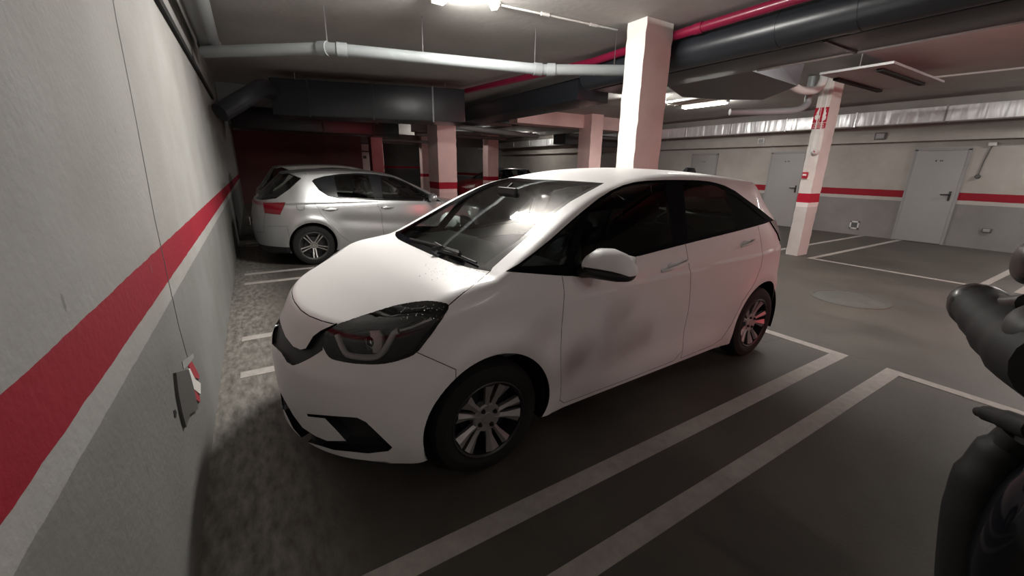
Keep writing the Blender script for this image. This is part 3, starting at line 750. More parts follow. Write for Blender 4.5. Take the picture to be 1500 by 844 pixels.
# rear badge-free tailgate keeps a plain plate
bm = bmesh.new(); add_box(bm, (3.262, 0, .66), (.012, .52, .115), bev=.004); bm_obj('number_plate', bm, M['clear_lens'], sc_)
LF = Frame(3.62, 8.05, math.pi, 1)
M['cream_paint'] = mat('pale_paint', (.62, .60, .56), .3, 0, .5)
lc_, LK = small_car(LF, M['cream_paint'], 'pale_hatchback_car', ((24, 50, 36), ((-32, 22, 20), (22, 53, 20), (53, 90, 14))), roofdz=.07)
tag(lc_, 'pale taller hatchback behind the silver one, only its roof and spoiler showing', 'car')
RF = Frame(8.75, 14.7, 0.0, -1)
M['red_paint'] = mat('red_paint', (.17, .008, .012), .3, 0, .6)
M['roof_dark'] = mat('dark_roof_paint', (.02, .02, .024), .3, 0, .5)
rc_, RK = small_car(RF, M['red_paint'], 'red_hatchback_car', ((24, 40, 24), ((-32, 22, 16), (22, 53, 16), (53, 90, 12))), roofmat=M['roof_dark'], roofdz=.07)
tag(rc_, 'dark red hatchback with black windows parked far back behind a red-lit column', 'car')
# ------------------------------------------------------------------ room materials
def striped(name, top, mid, low, z0=.90, z1=.98, z2=1.14, red=(.42, .008, .03), speck=True, upper=None):
    m = bpy.data.materials.new(name); m.use_nodes = True; nt = m.node_tree; b = nt.nodes['Principled BSDF']; b.inputs['Roughness'].default_value = .75
    b.inputs['Specular IOR Level'].default_value = .3
    g = nt.nodes.new('ShaderNodeNewGeometry'); sp = nt.nodes.new('ShaderNodeSeparateXYZ'); nt.links.new(g.outputs['Position'], sp.inputs[0])
    n0 = nt.nodes.new('ShaderNodeTexNoise'); n0.inputs['Scale'].default_value = 9; n0.inputs['Detail'].default_value = 5
    nt.links.new(g.outputs['Position'], n0.inputs['Vector'])
    ma = nt.nodes.new('ShaderNodeMath'); ma.operation = 'MULTIPLY_ADD'; ma.inputs[1].default_value = .012; nt.links.new(n0.outputs['Fac'], ma.inputs[0]); nt.links.new(sp.outputs['Z'], ma.inputs[2])
    def step(z):
        s = nt.nodes.new('ShaderNodeMath'); s.operation = 'GREATER_THAN'; s.inputs[1].default_value = z+.006; nt.links.new(ma.outputs[0], s.inputs[0]); return s.outputs[0]
    def mix(f, a, c):
        x = nt.nodes.new('ShaderNodeMix'); x.data_type = 'RGBA'; nt.links.new(f, x.inputs[0])
        for sck, val in ((x.inputs[6], a), (x.inputs[7], c)):
            if isinstance(val, tuple): sck.default_value = (*val, 1)
            else: nt.links.new(val, sck)
        return x.outputs[2]
    c = mix(step(z0), low, mid); c = mix(step(z1), c, red); c = mix(step(z2), c, top)
    if upper: c = mix(step(upper[0]), c, upper[1])
    # plaster unevenness and grime
    n = nt.nodes.new('ShaderNodeTexNoise'); n.inputs['Scale'].default_value = 1.3; n.inputs['Detail'].default_value = 9; n.inputs['Roughness'].default_value = .6
    nt.links.new(g.outputs['Position'], n.inputs['Vector'])
    r = nt.nodes.new('ShaderNodeValToRGB'); r.color_ramp.elements[0].position = .30; r.color_ramp.elements[1].position = .65
    r.color_ramp.elements[0].color = (.80, .79, .77, 1); r.color_ramp.elements[1].color = (1, 1, 1, 1); nt.links.new(n.outputs['Fac'], r.inputs[0])
    mu = nt.nodes.new('ShaderNodeMix'); mu.data_type = 'RGBA'; mu.blend_type = 'MULTIPLY'; mu.inputs[0].default_value = 1; nt.links.new(c, mu.inputs[6]); nt.links.new(r.outputs[0], mu.inputs[7]); c = mu.outputs[2]
    if speck:
        mp = nt.nodes.new('ShaderNodeMapping'); mp.inputs['Scale'].default_value = (7, 7, 2.6); mp.inputs['Rotation'].default_value = (.25, 0, 0); nt.links.new(g.outputs['Position'], mp.inputs[0])
        vo = nt.nodes.new('ShaderNodeTexVoronoi'); vo.inputs['Scale'].default_value = 1; nt.links.new(mp.outputs[0], vo.inputs['Vector'])
        lt = nt.nodes.new('ShaderNodeMath'); lt.operation = 'LESS_THAN'; lt.inputs[1].default_value = .055; nt.links.new(vo.outputs['Distance'], lt.inputs[0])
        wn = nt.nodes.new('ShaderNodeMath'); wn.operation = 'GREATER_THAN'; wn.inputs[1].default_value = .72; sc = nt.nodes.new('ShaderNodeSeparateColor'); nt.links.new(vo.outputs['Color'], sc.inputs[0]); nt.links.new(sc.outputs[0], wn.inputs[0])
        an = nt.nodes.new('ShaderNodeMath'); an.operation = 'MULTIPLY'; nt.links.new(lt.outputs[0], an.inputs[0]); nt.links.new(wn.outputs[0], an.inputs[1])
        an2 = nt.nodes.new('ShaderNodeMath'); an2.operation = 'MULTIPLY'; an2.inputs[1].default_value = .55; nt.links.new(an.outputs[0], an2.inputs[0])
        c = mix(an2.outputs[0], c, (.12, .115, .11))
    nt.links.new(c, b.inputs['Base Color'])
    n2 = nt.nodes.new('ShaderNodeTexNoise'); n2.inputs['Scale'].default_value = 35; n2.inputs['Detail'].default_value = 5; nt.links.new(g.outputs['Position'], n2.inputs['Vector'])
    bp = nt.nodes.new('ShaderNodeBump'); bp.inputs['Strength'].default_value = .25; bp.inputs['Distance'].default_value = .01; nt.links.new(n2.outputs['Fac'], bp.inputs['Height']); nt.links.new(bp.outputs['Normal'], b.inputs['Normal'])
    return m
M['wall'] = striped('wall_paint', (.31, .305, .293), (.35, .345, .33), (.205, .203, .197), red=(.27, .008, .022))
M['wall_r'] = striped('wall_paint_right', (.40, .375, .35), (.44, .42, .40), (.23, .22, .215), speck=False, red=(.27, .008, .02))
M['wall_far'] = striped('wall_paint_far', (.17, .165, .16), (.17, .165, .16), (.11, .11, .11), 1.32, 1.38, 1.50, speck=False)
M['column'] = striped('column_paint', (.74, .71, .68), (.74, .71, .68), (.58, .56, .54), speck=False)
M['redlit'] = mat('redlit_wall', (.19, .075, .078), .85, noise=(2, .5, (.14, .055, .058)))  # inner wall: the red light on it is put into the base colour
M['redlit_column'] = striped('redlit_column_paint', (.88, .63, .61), (.88, .63, .61), (.78, .56, .54), speck=False)  # red glow on the far columns and beam is painted into their colour
M['red_column'] = striped('red_column_paint', (.36, .10, .11), (.36, .10, .11), (.25, .07, .08), speck=False)
M['ceiling'] = mat('ceiling_concrete', (.46, .445, .42), .85, noise=(1.6, .5, (.37, .355, .34)), bump=.3, bscale=14)
M['beam'] = mat('ceiling_beam', (.22, .21, .20), .85, noise=(1.2, .5, (.17, .16, .155)))
M['pvc'] = mat('grey_pvc', (.25, .27, .275), .4)
M['pvc_dark'] = mat('grey_pvc_dark', (.17, .175, .175), .5)
M['red_pipe'] = mat('red_pipe', (.26, .008, .045), .35, 0, .3)
M['foil'] = mat('galvanised_duct', (.92, .93, .94), .42, .6)
nt = M['foil'].node_tree; b = nt.nodes['Principled BSDF']; g_ = nt.nodes.new('ShaderNodeNewGeometry'); mp_ = nt.nodes.new('ShaderNodeMapping'); mp_.inputs['Scale'].default_value = (.4, 5.5, .5)
nt.links.new(g_.outputs['Position'], mp_.inputs[0]); nz = nt.nodes.new('ShaderNodeTexNoise'); nz.inputs['Scale'].default_value = 1; nz.inputs['Detail'].default_value = 2; nt.links.new(mp_.outputs[0], nz.inputs['Vector'])
bp_ = nt.nodes.new('ShaderNodeBump'); bp_.inputs['Strength'].default_value = .8; bp_.inputs['Distance'].default_value = .08; nt.links.new(nz.outputs['Fac'], bp_.inputs['Height']); nt.links.new(bp_.outputs['Normal'], b.inputs['Normal'])
M['duct_dark'] = mat('insulated_duct', (.022, .026, .032), .33, bump=.35, bscale=3)
M['duct_mid'] = mat('duct_sheet', (.11, .115, .125), .45, .35, bump=.3, bscale=3)
M['steel'] = mat('steel_edge', (.55, .55, .55), .3, 1)
M['line'] = mat('line_paint', (.44, .41, .38), .7, noise=(14, .5, (.30, .28, .26)), bump=.2)
M['door'] = mat('door_grey', (.31, .305, .30), .55, noise=(1, .6, (.28, .275, .27)))
M['door_frame'] = mat('door_frame_grey', (.26, .26, .265), .5)
M['white_plastic'] = mat('white_plastic', (.6, .6, .58), .4)
M['grey_plastic'] = mat('grey_plastic', (.08, .078, .075), .6)
M['sign_red'] = mat('sign_red', (.40, .01, .03), .4)
M['sign_white'] = mat('sign_white', (.75, .73, .70), .4)
M['tube'] = mat('tube_lit', (1, 1, 1), .4, emit=(1, .96, .88), es=14)
M['tube2'] = mat('tube_lit_far', (1, 1, 1), .4, emit=(1, .95, .86), es=25)
M['floor'] = None
m = bpy.data.materials.new('floor_concrete'); m.use_nodes = True; nt = m.node_tree; b = nt.nodes['Principled BSDF']; M['floor'] = m
tc = nt.nodes.new('ShaderNodeNewGeometry')
n = nt.nodes.new('ShaderNodeTexNoise'); n.inputs['Scale'].default_value = 1.1; n.inputs['Detail'].default_value = 10; n.inputs['Roughness'].default_value = .65; nt.links.new(tc.outputs['Position'], n.inputs['Vector'])
r = nt.nodes.new('ShaderNodeValToRGB'); r.color_ramp.elements[0].position = .35; r.color_ramp.elements[1].position = .7; r.color_ramp.elements[0].color = (.048, .043, .036, 1); r.color_ramp.elements[1].color = (.092, .082, .068, 1); nt.links.new(n.outputs['Fac'], r.inputs[0])
# scuffed dusty strip beside the left wall
sp = nt.nodes.new('ShaderNodeSeparateXYZ'); nt.links.new(tc.outputs['Position'], sp.inputs[0])
mr = nt.nodes.new('ShaderNodeMapRange'); mr.inputs[1].default_value = .25; mr.inputs[2].default_value = .62; mr.inputs[3].default_value = 1; mr.inputs[4].default_value = 0; nt.links.new(sp.outputs['X'], mr.inputs[0])
mp = nt.nodes.new('ShaderNodeMapping'); mp.inputs['Scale'].default_value = (13, 4.5, 1); nt.links.new(tc.outputs['Position'], mp.inputs[0])
n3 = nt.nodes.new('ShaderNodeTexNoise'); n3.inputs['Scale'].default_value = 1.8; n3.inputs['Detail'].default_value = 9; n3.inputs['Roughness'].default_value = .6; nt.links.new(mp.outputs[0], n3.inputs['Vector'])
r3 = nt.nodes.new('ShaderNodeValToRGB'); r3.color_ramp.elements[0].position = .30; r3.color_ramp.elements[1].position = .85; nt.links.new(n3.outputs['Fac'], r3.inputs[0])
mm = nt.nodes.new('ShaderNodeMath'); mm.operation = 'MULTIPLY'; nt.links.new(mr.outputs[0], mm.inputs[0]); nt.links.new(r3.outputs[0], mm.inputs[1])
mx = nt.nodes.new('ShaderNodeMix'); mx.data_type = 'RGBA'; nt.links.new(mm.outputs[0], mx.inputs[0]); nt.links.new(r.outputs[0], mx.inputs[6]); mx.inputs[7].default_value = (.34, .325, .295, 1)
# cracks
vo = nt.nodes.new('ShaderNodeTexVoronoi'); vo.feature = 'DISTANCE_TO_EDGE'; vo.inputs['Scale'].default_value = .33
nw = nt.nodes.new('ShaderNodeTexNoise'); nw.inputs['Scale'].default_value = 3; nt.links.new(tc.outputs['Position'], nw.inputs['Vector'])
va = nt.nodes.new('ShaderNodeVectorMath'); va.operation = 'MULTIPLY_ADD'; va.inputs[1].default_value = (.5, .5, 0); nt.links.new(nw.outputs['Color'], va.inputs[0]); nt.links.new(tc.outputs['Position'], va.inputs[2]); nt.links.new(va.outputs[0], vo.inputs['Vector'])
lt = nt.nodes.new('ShaderNodeMath'); lt.operation = 'LESS_THAN'; lt.inputs[1].default_value = .0012; nt.links.new(vo.outputs['Distance'], lt.inputs[0])
xm = nt.nodes.new('ShaderNodeMath'); xm.operation = 'GREATER_THAN'; xm.inputs[1].default_value = 4.0; nt.links.new(sp.outputs['X'], xm.inputs[0])
lm = nt.nodes.new('ShaderNodeMath'); lm.operation = 'MULTIPLY'; nt.links.new(lt.outputs[0], lm.inputs[0]); nt.links.new(xm.outputs[0], lm.inputs[1]); lt = lm
mx2 = nt.nodes.new('ShaderNodeMix'); mx2.data_type = 'RGBA'; nt.links.new(lt.outputs[0], mx2.inputs[0]); nt.links.new(mx.outputs[2], mx2.inputs[6]); mx2.inputs[7].default_value = (.03, .03, .028, 1)
# dark tyre tracks along the aisle
wv = nt.nodes.new('ShaderNodeMath'); wv.operation = 'SUBTRACT'; wv.inputs[1].default_value = 6.95
nt.links.new(sp.outputs['X'], wv.inputs[0]); ab = nt.nodes.new('ShaderNodeMath'); ab.operation = 'ABSOLUTE'; nt.links.new(wv.outputs[0], ab.inputs[0])
l2 = nt.nodes.new('ShaderNodeMapRange'); l2.inputs[1].default_value = .04; l2.inputs[2].default_value = .15; l2.inputs[3].default_value = .6; l2.inputs[4].default_value = 0; nt.links.new(ab.outputs[0], l2.inputs[0])
mx3 = nt.nodes.new('ShaderNodeMix'); mx3.data_type = 'RGBA'; nt.links.new(l2.outputs[0], mx3.inputs[0]); nt.links.new(mx2.outputs[2], mx3.inputs[6]); mx3.inputs[7].default_value = (.06, .058, .052, 1)
nt.links.new(mx3.outputs[2], b.inputs['Base Color'])
rr = nt.nodes.new('ShaderNodeMapRange'); rr.inputs[3].default_value = .42; rr.inputs[4].default_value = .7; nt.links.new(n.outputs['Fac'], rr.inputs[0]); nt.links.new(rr.outputs[0], b.inputs['Roughness'])
bp = nt.nodes.new('ShaderNodeBump'); bp.inputs['Strength'].default_value = .15; bp.inputs['Distance'].default_value = .01; n4 = nt.nodes.new('ShaderNodeTexNoise'); n4.inputs['Scale'].default_value = 60; nt.links.new(tc.outputs['Position'], n4.inputs['Vector']); nt.links.new(n4.outputs['Fac'], bp.inputs['Height']); nt.links.new(bp.outputs['Normal'], b.inputs['Normal'])
# ------------------------------------------------------------------ room shell
XR, YB, YF, H = 13.35, -9.0, 27.0, 3.1
def box_obj(name, lo, hi, m, parent=None, bev=0, kind=None, label=None, cat=None, group=None):
    bm = bmesh.new(); c = [(a+b_)/2 for a, b_ in zip(lo, hi)]; s = [b_-a for a, b_ in zip(lo, hi)]
    add_box(bm, (0, 0, 0) if parent is None else c, s, bev=bev)
    o = bm_obj(name, bm, m, parent, smooth=bool(bev))
    if parent is None: o.location = c
    return tag(o, label, cat, group, kind)
bm = bmesh.new(); add_box(bm, (XR/2, (YB+YF)/2, -.1), (XR+.4, YF-YB+.4, .2)); fl = bm_obj('floor', bm, M['floor'], None, smooth=False); tag(fl, kind='structure')
box_obj('ceiling', (-.2, YB-.2, H), (XR+.2, YF+.2, H+.25), M['ceiling'], kind='structure')
box_obj('wall_left', (-.2, YB, 0), (0, YF, H), M['wall'], kind='structure')
box_obj('wall_right', (XR, YB, 0), (XR+.2, YF, H), M['wall_r'], kind='structure')
box_obj('wall_far', (-.2, YF, 0), (XR+.2, YF+.2, H), M['wall_far'], kind='structure')
box_obj('wall_near', (-.2, YB-.2, 0), (XR+.2, YB, H), M['wall'], kind='structure')
box_obj('wall_inner', (0, 17.0, 0), (4.62, 17.15, H), M['redlit'], kind='structure')
def fchild(name, o): 
    o.parent = fl; o.location = Vector(o.location)-fl.location; return o
lines = []
NL = [0]
def pline(x0, y0, x1, y1, w_):
    """painted strip on the floor"""
    d = Vector((x1-x0, y1-y0)); L = d.length; a = math.atan2(d.y, d.x)
    NL[0] += 1; hz_ = .0024+.0002*(NL[0] % 5)
    bm = bmesh.new(); add_box(bm, ((x0+x1)/2, (y0+y1)/2, hz_/2), (L, w_, hz_), Matrix.Rotation(a, 3, 'Z'))
    o = bm_obj('painted_line', bm, M['line'], fl, smooth=False)
pitch = [(-1.12, -1.48), (.98, 1.74), (3.79, 4.35), (6.75, 7.1), (9.3, 9.65), (11.8, 12.15)]
for i, (a_, b_) in enumerate(pitch):
    pline(.12 if i else .2, a_, 4.54, a_, .105); pline(.12 if i else .2, b_, 4.54, b_, .105 if i else .10)
pline(4.49, -1.07, 4.49, 1.03, .10)
pline(4.49, -3.4, 4.49, -1.44, .09); pline(4.49, 1.69, 4.49, 3.84, .09); pline(4.49, 4.30, 4.49, 6.8, .09); pline(4.49, 7.05, 4.49, 9.35, .09)
pline(.12, -3.42, 4.54, -3.42, .1)
for y in (1.70, .98): pline(8.9, y, XR-.02, y, .09)
pline(8.90, -1.14, 8.90, 1.02, .09); pline(8.9, -1.14, XR-.02, -1.14, .09); pline(8.9, -1.5, XR-.02, -1.5, .09); pline(8.9, 1.66, 8.9, 4.0, .09)
for y in (4.0, 6.6, 9.2): pline(8.9, y, XR-.02, y, .09)
# manhole
bm = bmesh.new(); add_lathe(bm, [(0, .004), (.33, .004), (.335, .001), (.36, .001), (.362, .006), (.40, .006), (.402, 0)], 40); mh = bm_obj('manhole_cover', bm, mat('iron_cover', (.085, .083, .075), .6, .2, bump=.5, bscale=30)); mh.location = (6.52, -.46, 0)
tag(mh, 'round iron manhole cover set in the aisle floor', 'manhole cover')
# ------------------------------------------------------------------ columns
def column(x0, y0, x1, y1, m, label, grp=None, z1=H):
    bm = bmesh.new(); add_box(bm, (0, 0, 0), (x1-x0, y1-y0, z1))
    r_ = random.Random(int(x0*100+y0))
    bmesh.ops.subdivide_edges(bm, edges=[e for e in bm.edges if abs((e.verts[0].co-e.verts[1].co).z) > 1], cuts=40)
    for v in bm.verts:
        if abs(v.co.z) < z1/2-.01:
            v.co.x += r_.uniform(-.005, .005); v.co.y += r_.uniform(-.005, .005)
    o = bm_obj('column', bm, m, None, angle=40); o.location = ((x0+x1)/2, (y0+y1)/2, z1/2)
    return tag(o, label, 'column', grp)
column(4.27, 1.19, 4.71, 1.47, M['column'], 'thick white concrete column rising right behind the white car roof')
column(8.90, 1.21, 9.28, 1.41, M['column'], 'white column with red band and fire alarm sign at the aisle edge')
column(4.26, 7.30, 4.74, 7.95, M['redlit_column'], 'red-lit pink column with red band just behind the nose of the silver car')
column(4.18, 13.4, 4.58, 13.8, M['red_column'], 'dark red column beside the maroon wall')
column(9.32, 7.6, 9.80, 8.15, M['redlit_column'], 'red-lit pink column across the aisle under a pale beam')
column(8.92, 13.4, 9.42, 13.85, M['redlit_column'], 'red-lit pink column in front of the dark red car')
column(8.25, 19.5, 8.68, 19.9, M['redlit_column'], 'slim distant column left of the red-lit banded column')
column(6.9, 23.2, 7.2, 23.6, M['redlit_column'], 'farthest grey column near the back wall')
bm = bmesh.new(); add_tube(bm, [(6.05, 21, 0), (6.05, 21, 2.6)], .04, 10); o = bm_obj('drain_pipe', bm, M['white_plastic']); tag(o, 'thin white vertical pipe far back beyond the silver car', 'pipe')
# bright notice panel at the end of the maroon wall
pn = empty('notice_panel', (4.80, 17.05, 0)); tag(pn, 'tall white panel standing at the end of the maroon wall', 'panel')
bm = bmesh.new(); add_box(bm, (0, 0, 1.25), (.33, .05, 2.3), bev=.01); bm_obj('board', bm, M['sign_white'], pn)
bm = bmesh.new(); add_box(bm, (-.06, -.03, 1.86), (.14, .01, .12)); bm_obj('plate', bm, M['grey_plastic'], pn)
bm = bmesh.new(); add_box(bm, (0, -.03, 2.1), (.33, .012, .05)); bm_obj('band', bm, M['grey_plastic'], pn)
# ------------------------------------------------------------------ ceiling beams
def beam(lo, hi, label, m=None):
    o = box_obj('ceiling_beam', lo, hi, m or M['beam'], label=label, cat='beam'); return o
beam((6.9, 7.95, 2.72), (12.8, 8.4, H-.002), 'red-lit pink ceiling beam across the aisle at the red-lit column', M['redlit_column'])
beam((0.01, 8.6, 2.72), (4.2, 9.0, H-.002), 'dark ceiling beam over the bays on the left')
beam((0.01, 13.85, 2.66), (8.9, 14.2, H-.002), 'ceiling beam across the middle of the garage')
beam((0.01, 19.92, 2.62), (12.8, 20.3, H-.002), 'farthest ceiling beam across the garage')
tr = box_obj('trim_1', (XR-.16, -6, 2.22), (XR-.001, 20, 2.42), M['wall_r'], kind='structure')
# ------------------------------------------------------------------ doors of the right wall
def door(idx, y0, y1, plate=True):
    e = empty('door_%d' % idx, (XR, (y0+y1)/2, 0)); e['kind'] = 'structure'; w_ = y1-y0
    bm = bmesh.new()
    add_box(bm, (-.012, -w_/2, 1.02), (.05, .05, 2.04)); add_box(bm, (-.012, w_/2, 1.02), (.05, .05, 2.04)); add_box(bm, (-.012, 0, 2.04), (.05, w_+.05, .05))
    bm_obj('door_frame', bm, M['door_frame'], e)
    bm = bmesh.new(); add_box(bm, (-.022, 0, 1.01), (.05, w_-.052, 2.0), bev=.004); lf = bm_obj('door_leaf', bm, M['door'], e)
    bm = bmesh.new(); add_box(bm, (-.052, -w_/2+.10, 1.06), (.012, .04, .2), bev=.003); add_tube(bm, [(-.05, -w_/2+.10, 1.09), (-.10, -w_/2+.10, 1.09), (-.105, -w_/2+.12, 1.09), (-.105, -w_/2+.24, 1.085)], .012, 8); bm_obj('door_handle', bm, M['black_trim'], lf)
    if plate:
        bm = bmesh.new()
        for dy in (.05, -.02, -.05): add_box(bm, (-.05, dy, 1.80), (.006, .022 if dy > 0 else .014, .03))
        bm_obj('number_mark', bm, M['black_trim'], lf)
door(1, .27, 1.12); door(2, 3.35, 4.25); door(3, 5.95, 6.85)
def vent(y, z, s, m_, lbl, parent_=None):
    e = empty('wall_vent', (XR, y, z)); tag(e, lbl, 'vent')
    bm = bmesh.new()
    for sg in (-1, 1):
        add_box(bm, (-.01, sg*s/2, 0), (.02, .03, s+.03)); add_box(bm, (-.01, 0, sg*s/2), (.02, s+.03, .03))
    bm_obj('frame', bm, M['white_plastic'], e); bm = bmesh.new()
    for k in range(6): add_box(bm, (-.008, 0, -s/2+.03+k*(s-.06)/5), (.012, s-.02, .018), Matrix.Rotation(.5, 3, 'Y'))
    add_box(bm, (-.002, 0, 0), (.004, s-.02, s-.02)); bm_obj('louvre', bm, m_, e)
vent(1.93, .24, .16, M['grey_plastic'], 'small square vent low on the right wall beside the big door')
def plate_obj(name, y, z, sy, sz, lbl, cat, m_, x=XR-.17):
    e = empty(name, (x, y, z)); tag(e, lbl, cat); bm = bmesh.new(); add_box(bm, (-.015, 0, 0), (.03, sy, sz), bev=.005); bm_obj('cover', bm, m_, e)
    bm = bmesh.new(); add_box(bm, (-.034, 0, 0), (.008, sy*.7, sz*.7), bev=.002); bm_obj('grille', bm, M['door_frame'], e); return e
plate_obj('air_grille', 1.80, 2.36, .22, .16, 'small grey square grille high on the right wall left of the big door', 'vent', M['grey_plastic'])
plate_obj('air_grille', 4.55, 2.37, .18, .14, 'small pale grille high on the wall above the middle door', 'vent', M['white_plastic'])
plate_obj('wall_box', -.33, .40, .14, .09, 'little grey box low on the right wall by the frame edge', 'socket', M['grey_plastic'], x=XR)
e = empty('light_switch', (XR, .0, 0)); tag(e, 'round grey switch hanging on a cable right of the big door', 'switch')
bm = bmesh.new(); add_lathe(bm, [(0, .05), (.035, .05), (.045, .03), (.045, 0)], 20, Matrix.Translation((0, .05, 1.48)) @ Matrix.Rotation(math.radians(-90), 4, 'Y')); bm_obj('switch_body', bm, M['grey_plastic'], e)
bm = bmesh.new(); add_box(bm, (-.03, -.02, 2.12), (.05, .12, .07), bev=.01); bm_obj('junction_box', bm, M['white_plastic'], e)
bm = bmesh.new(); add_tube(bm, [(-.012, .05, 1.5), (-.012, .03, 1.8), (-.012, -.02, 2.12)], .008, 6); bm_obj('cable', bm, M['grey_plastic'], e)
# ------------------------------------------------------------------ fire alarm sign, bell, call point on the right column (-X face)
cx = 8.893
sg_ = empty('fire_alarm_sign', (cx, 1.305, 2.42)); tag(sg_, 'red fire alarm sign with white symbols on the right column', 'sign')
bm = bmesh.new(); add_box(bm, (-.006, 0, .04), (.008, .21, .24)); add_box(bm, (-.006, 0, -.135), (.008, .21, .085)); bm_obj('red_field', bm, M['sign_red'], sg_)
def fy(x, y, d): return (-.012-d, -x, y)
bm = bmesh.new()
add_prism(bm, [(.055+.036*math.cos(t)-.105, .01+.045*math.sin(t)) for t in np.linspace(0, 2*math.pi, 18, endpoint=False)], 0, .003, fy)
add_prism(bm, [(-.075, .06), (-.045, .145), (-.025, .145), (-.035, .06)], 0, .003, fy)
add_prism(bm, [(-.012, -.08), (-.004, -.08), (-.004, .16), (-.012, .16)], 0, .003, fy)
fl_ = [(.05, -.06), (.085, -.04), (.09, .0), (.075, .03), (.085, .06), (.065, .09), (.07, .135), (.045, .10), (.05, .07), (.03, .04), (.035, .0), (.03, -.035)]
add_prism(bm, fl_, 0, .003, fy); bm_obj('pictogram', bm, M['sign_white'], sg_)
def text_obj(txt, size, loc, parent, m_):
    cu = bpy.data.curves.new('lettering', 'FONT'); cu.body = txt; cu.size = size; cu.extrude = .001; cu.align_x = 'CENTER'; cu.align_y = 'CENTER'
    o = bpy.data.objects.new('lettering', cu); C.collection.objects.link(o)
    dg = bpy.context.evaluated_depsgraph_get(); me = bpy.data.meshes.new_from_object(o.evaluated_get(dg)); bpy.data.objects.remove(o)
    me.materials.clear(); me.materials.append(m_)
    o = bpy.data.objects.new('lettering', me); link(o, parent); o.location = loc; o.rotation_euler = (math.radians(90), 0, math.radians(-90)); return o
text_obj('ALARMA', .042, (-.013, 0, -.118), sg_, M['sign_white']); text_obj('INCENDIO', .036, (-.013, 0, -.155), sg_, M['sign_white'])
e = empty('alarm_sounder', (cx, 1.262, 1.86)); tag(e, 'round white alarm sounder on the right column below the sign', 'alarm')
bm = bmesh.new(); add_lathe(bm, [(0, .07), (.03, .07), (.055, .045), (.06, .02), (.06, 0)], 24, Matrix.Rotation(math.radians(-90), 4, 'Y')); bm_obj('dome', bm, M['white_plastic'], e)
bm = bmesh.new(); add_lathe(bm, [(0, .075), (.012, .075), (.012, .06)], 12, Matrix.Rotation(math.radians(-90), 4, 'Y')); bm_obj('lens', bm, M['sign_red'], e)
e = empty('call_point', (cx, 1.345, 1.46)); tag(e, 'small red fire call point on the right column above the red band', 'alarm button')
bm = bmesh.new(); add_box(bm, (-.025, 0, 0), (.05, .085, .105), bev=.008); bm_obj('housing', bm, M['sign_red'], e)
bm = bmesh.new(); add_box(bm, (-.052, 0, .005), (.006, .06, .03)); bm_obj('break_glass', bm, M['sign_white'], e)
for y_, z0_, z1_, lb in ((1.262, 1.92, 3.0, 'thin conduit rising from the round alarm sounder'), (1.345, 1.52, 3.0, 'thin conduit rising from the red call point')):
    bm = bmesh.new(); add_tube(bm, [(0, 0, z0_), (0, 0, z1_)], .010, 8); o = bm_obj('conduit', bm, M['white_plastic']); o.location = (cx-.008, y_, 0); tag(o, lb, 'conduit')
# ------------------------------------------------------------------ services under the ceiling
def pipe(name, pts, rad, m_, label, cat, collars=(), hangers=(), smoothn=0, n=16, crad=1.18):
    e = empty(name, pts[0]); tag(e, label, cat); o0 = Vector(pts[0])
    P_ = [Vector(p)-o0 for p in pts]; P2 = catmull(P_, smoothn) if smoothn else P_
    bm = bmesh.new(); add_tube(bm, P2, rad, n); bm_obj('run', bm, m_, e)
    for c_, d_ in collars:
        c_ = Vector(c_)-o0; d_ = Vector(d_).normalized(); bm = bmesh.new(); add_tube(bm, [c_-d_*.05, c_+d_*.05], rad*crad, n); bm_obj('collar', bm, m_, e)
    for h_ in hangers:
        h_ = Vector(h_)-o0; bm = bmesh.new(); add_tube(bm, [h_, Vector((h_.x, h_.y, H-.001-o0.z))], .005, 6); add_tube(bm, [h_+Vector((0, 0, .0)), h_+Vector((0, 0, -.02))], .014, 6); bm_obj('hanger_rod', bm, M['steel'], e)
    return e
A_, B_, C_, D_ = Vector((.12, 3.95, 2.72)), Vector((1.27, 2.87, 2.70)), Vector((3.58, 2.17, 2.66)), Vector((4.42, 1.64, 2.665))
pipe('drain_pipe', [A_, B_, C_, D_+(D_-C_)*.25], .062, M['pvc'], 'grey plastic drain pipe hung below the ceiling ending at the white column', 'pipe',
     collars=[(B_+(B_-A_)*-.03, B_-A_), (B_+(C_-B_)*.06, C_-B_), (C_-(C_-B_)*.02, C_-B_), (C_+(D_-C_)*.12, D_-C_)], hangers=[B_+Vector((.0, 0, .06)), (2.23, 2.58, 2.74), (3.50, 2.20, 2.72), (4.33, 1.70, 2.72)])
WP = [(.17, -4, 2.93), (.17, 4.6, 2.90)]
pipe('wall_pipe', WP, .11, M['pvc_dark'], 'fat grey pipe running along the top of the left wall', 'pipe', collars=[((.17, 1.9, 2.91), (0, 1, 0)), ((.17, 4.5, 2.9), (0, 1, 0))])
box_obj('wall_rail', (.001, -4, 2.52), (.03, 6.6, 2.58), M['gap'], label='thin dark rail fixed along the upper left wall', cat='rail')
q_ = lambda a, y: tuple(at(a, 1, y))
pipe('branch_pipe', [q_((322, 165), 5.2), q_((345, 152), 5.35), q_((368, 138), 5.5), q_((385, 128), 5.9), (.86, 6.42, 2.70)], .13, M['duct_dark'], 'dark pipe elbow joining the left wall to the long duct', 'pipe', smoothn=4)
pipe('red_sprinkler_pipe', [(4.74, -4, 3.0), (4.78, 1.6, 3.0), (4.80, 2.6, 2.99), (4.3, 6.5, 3.0)], .05, M['red_pipe'], 'red sprinkler pipe under the ceiling passing behind the white column', 'pipe', collars=[((4.775, .9, 3.0), (0, 1, 0)), ((4.765, -.3, 3.0), (0, 1, 0))], crad=1.15)
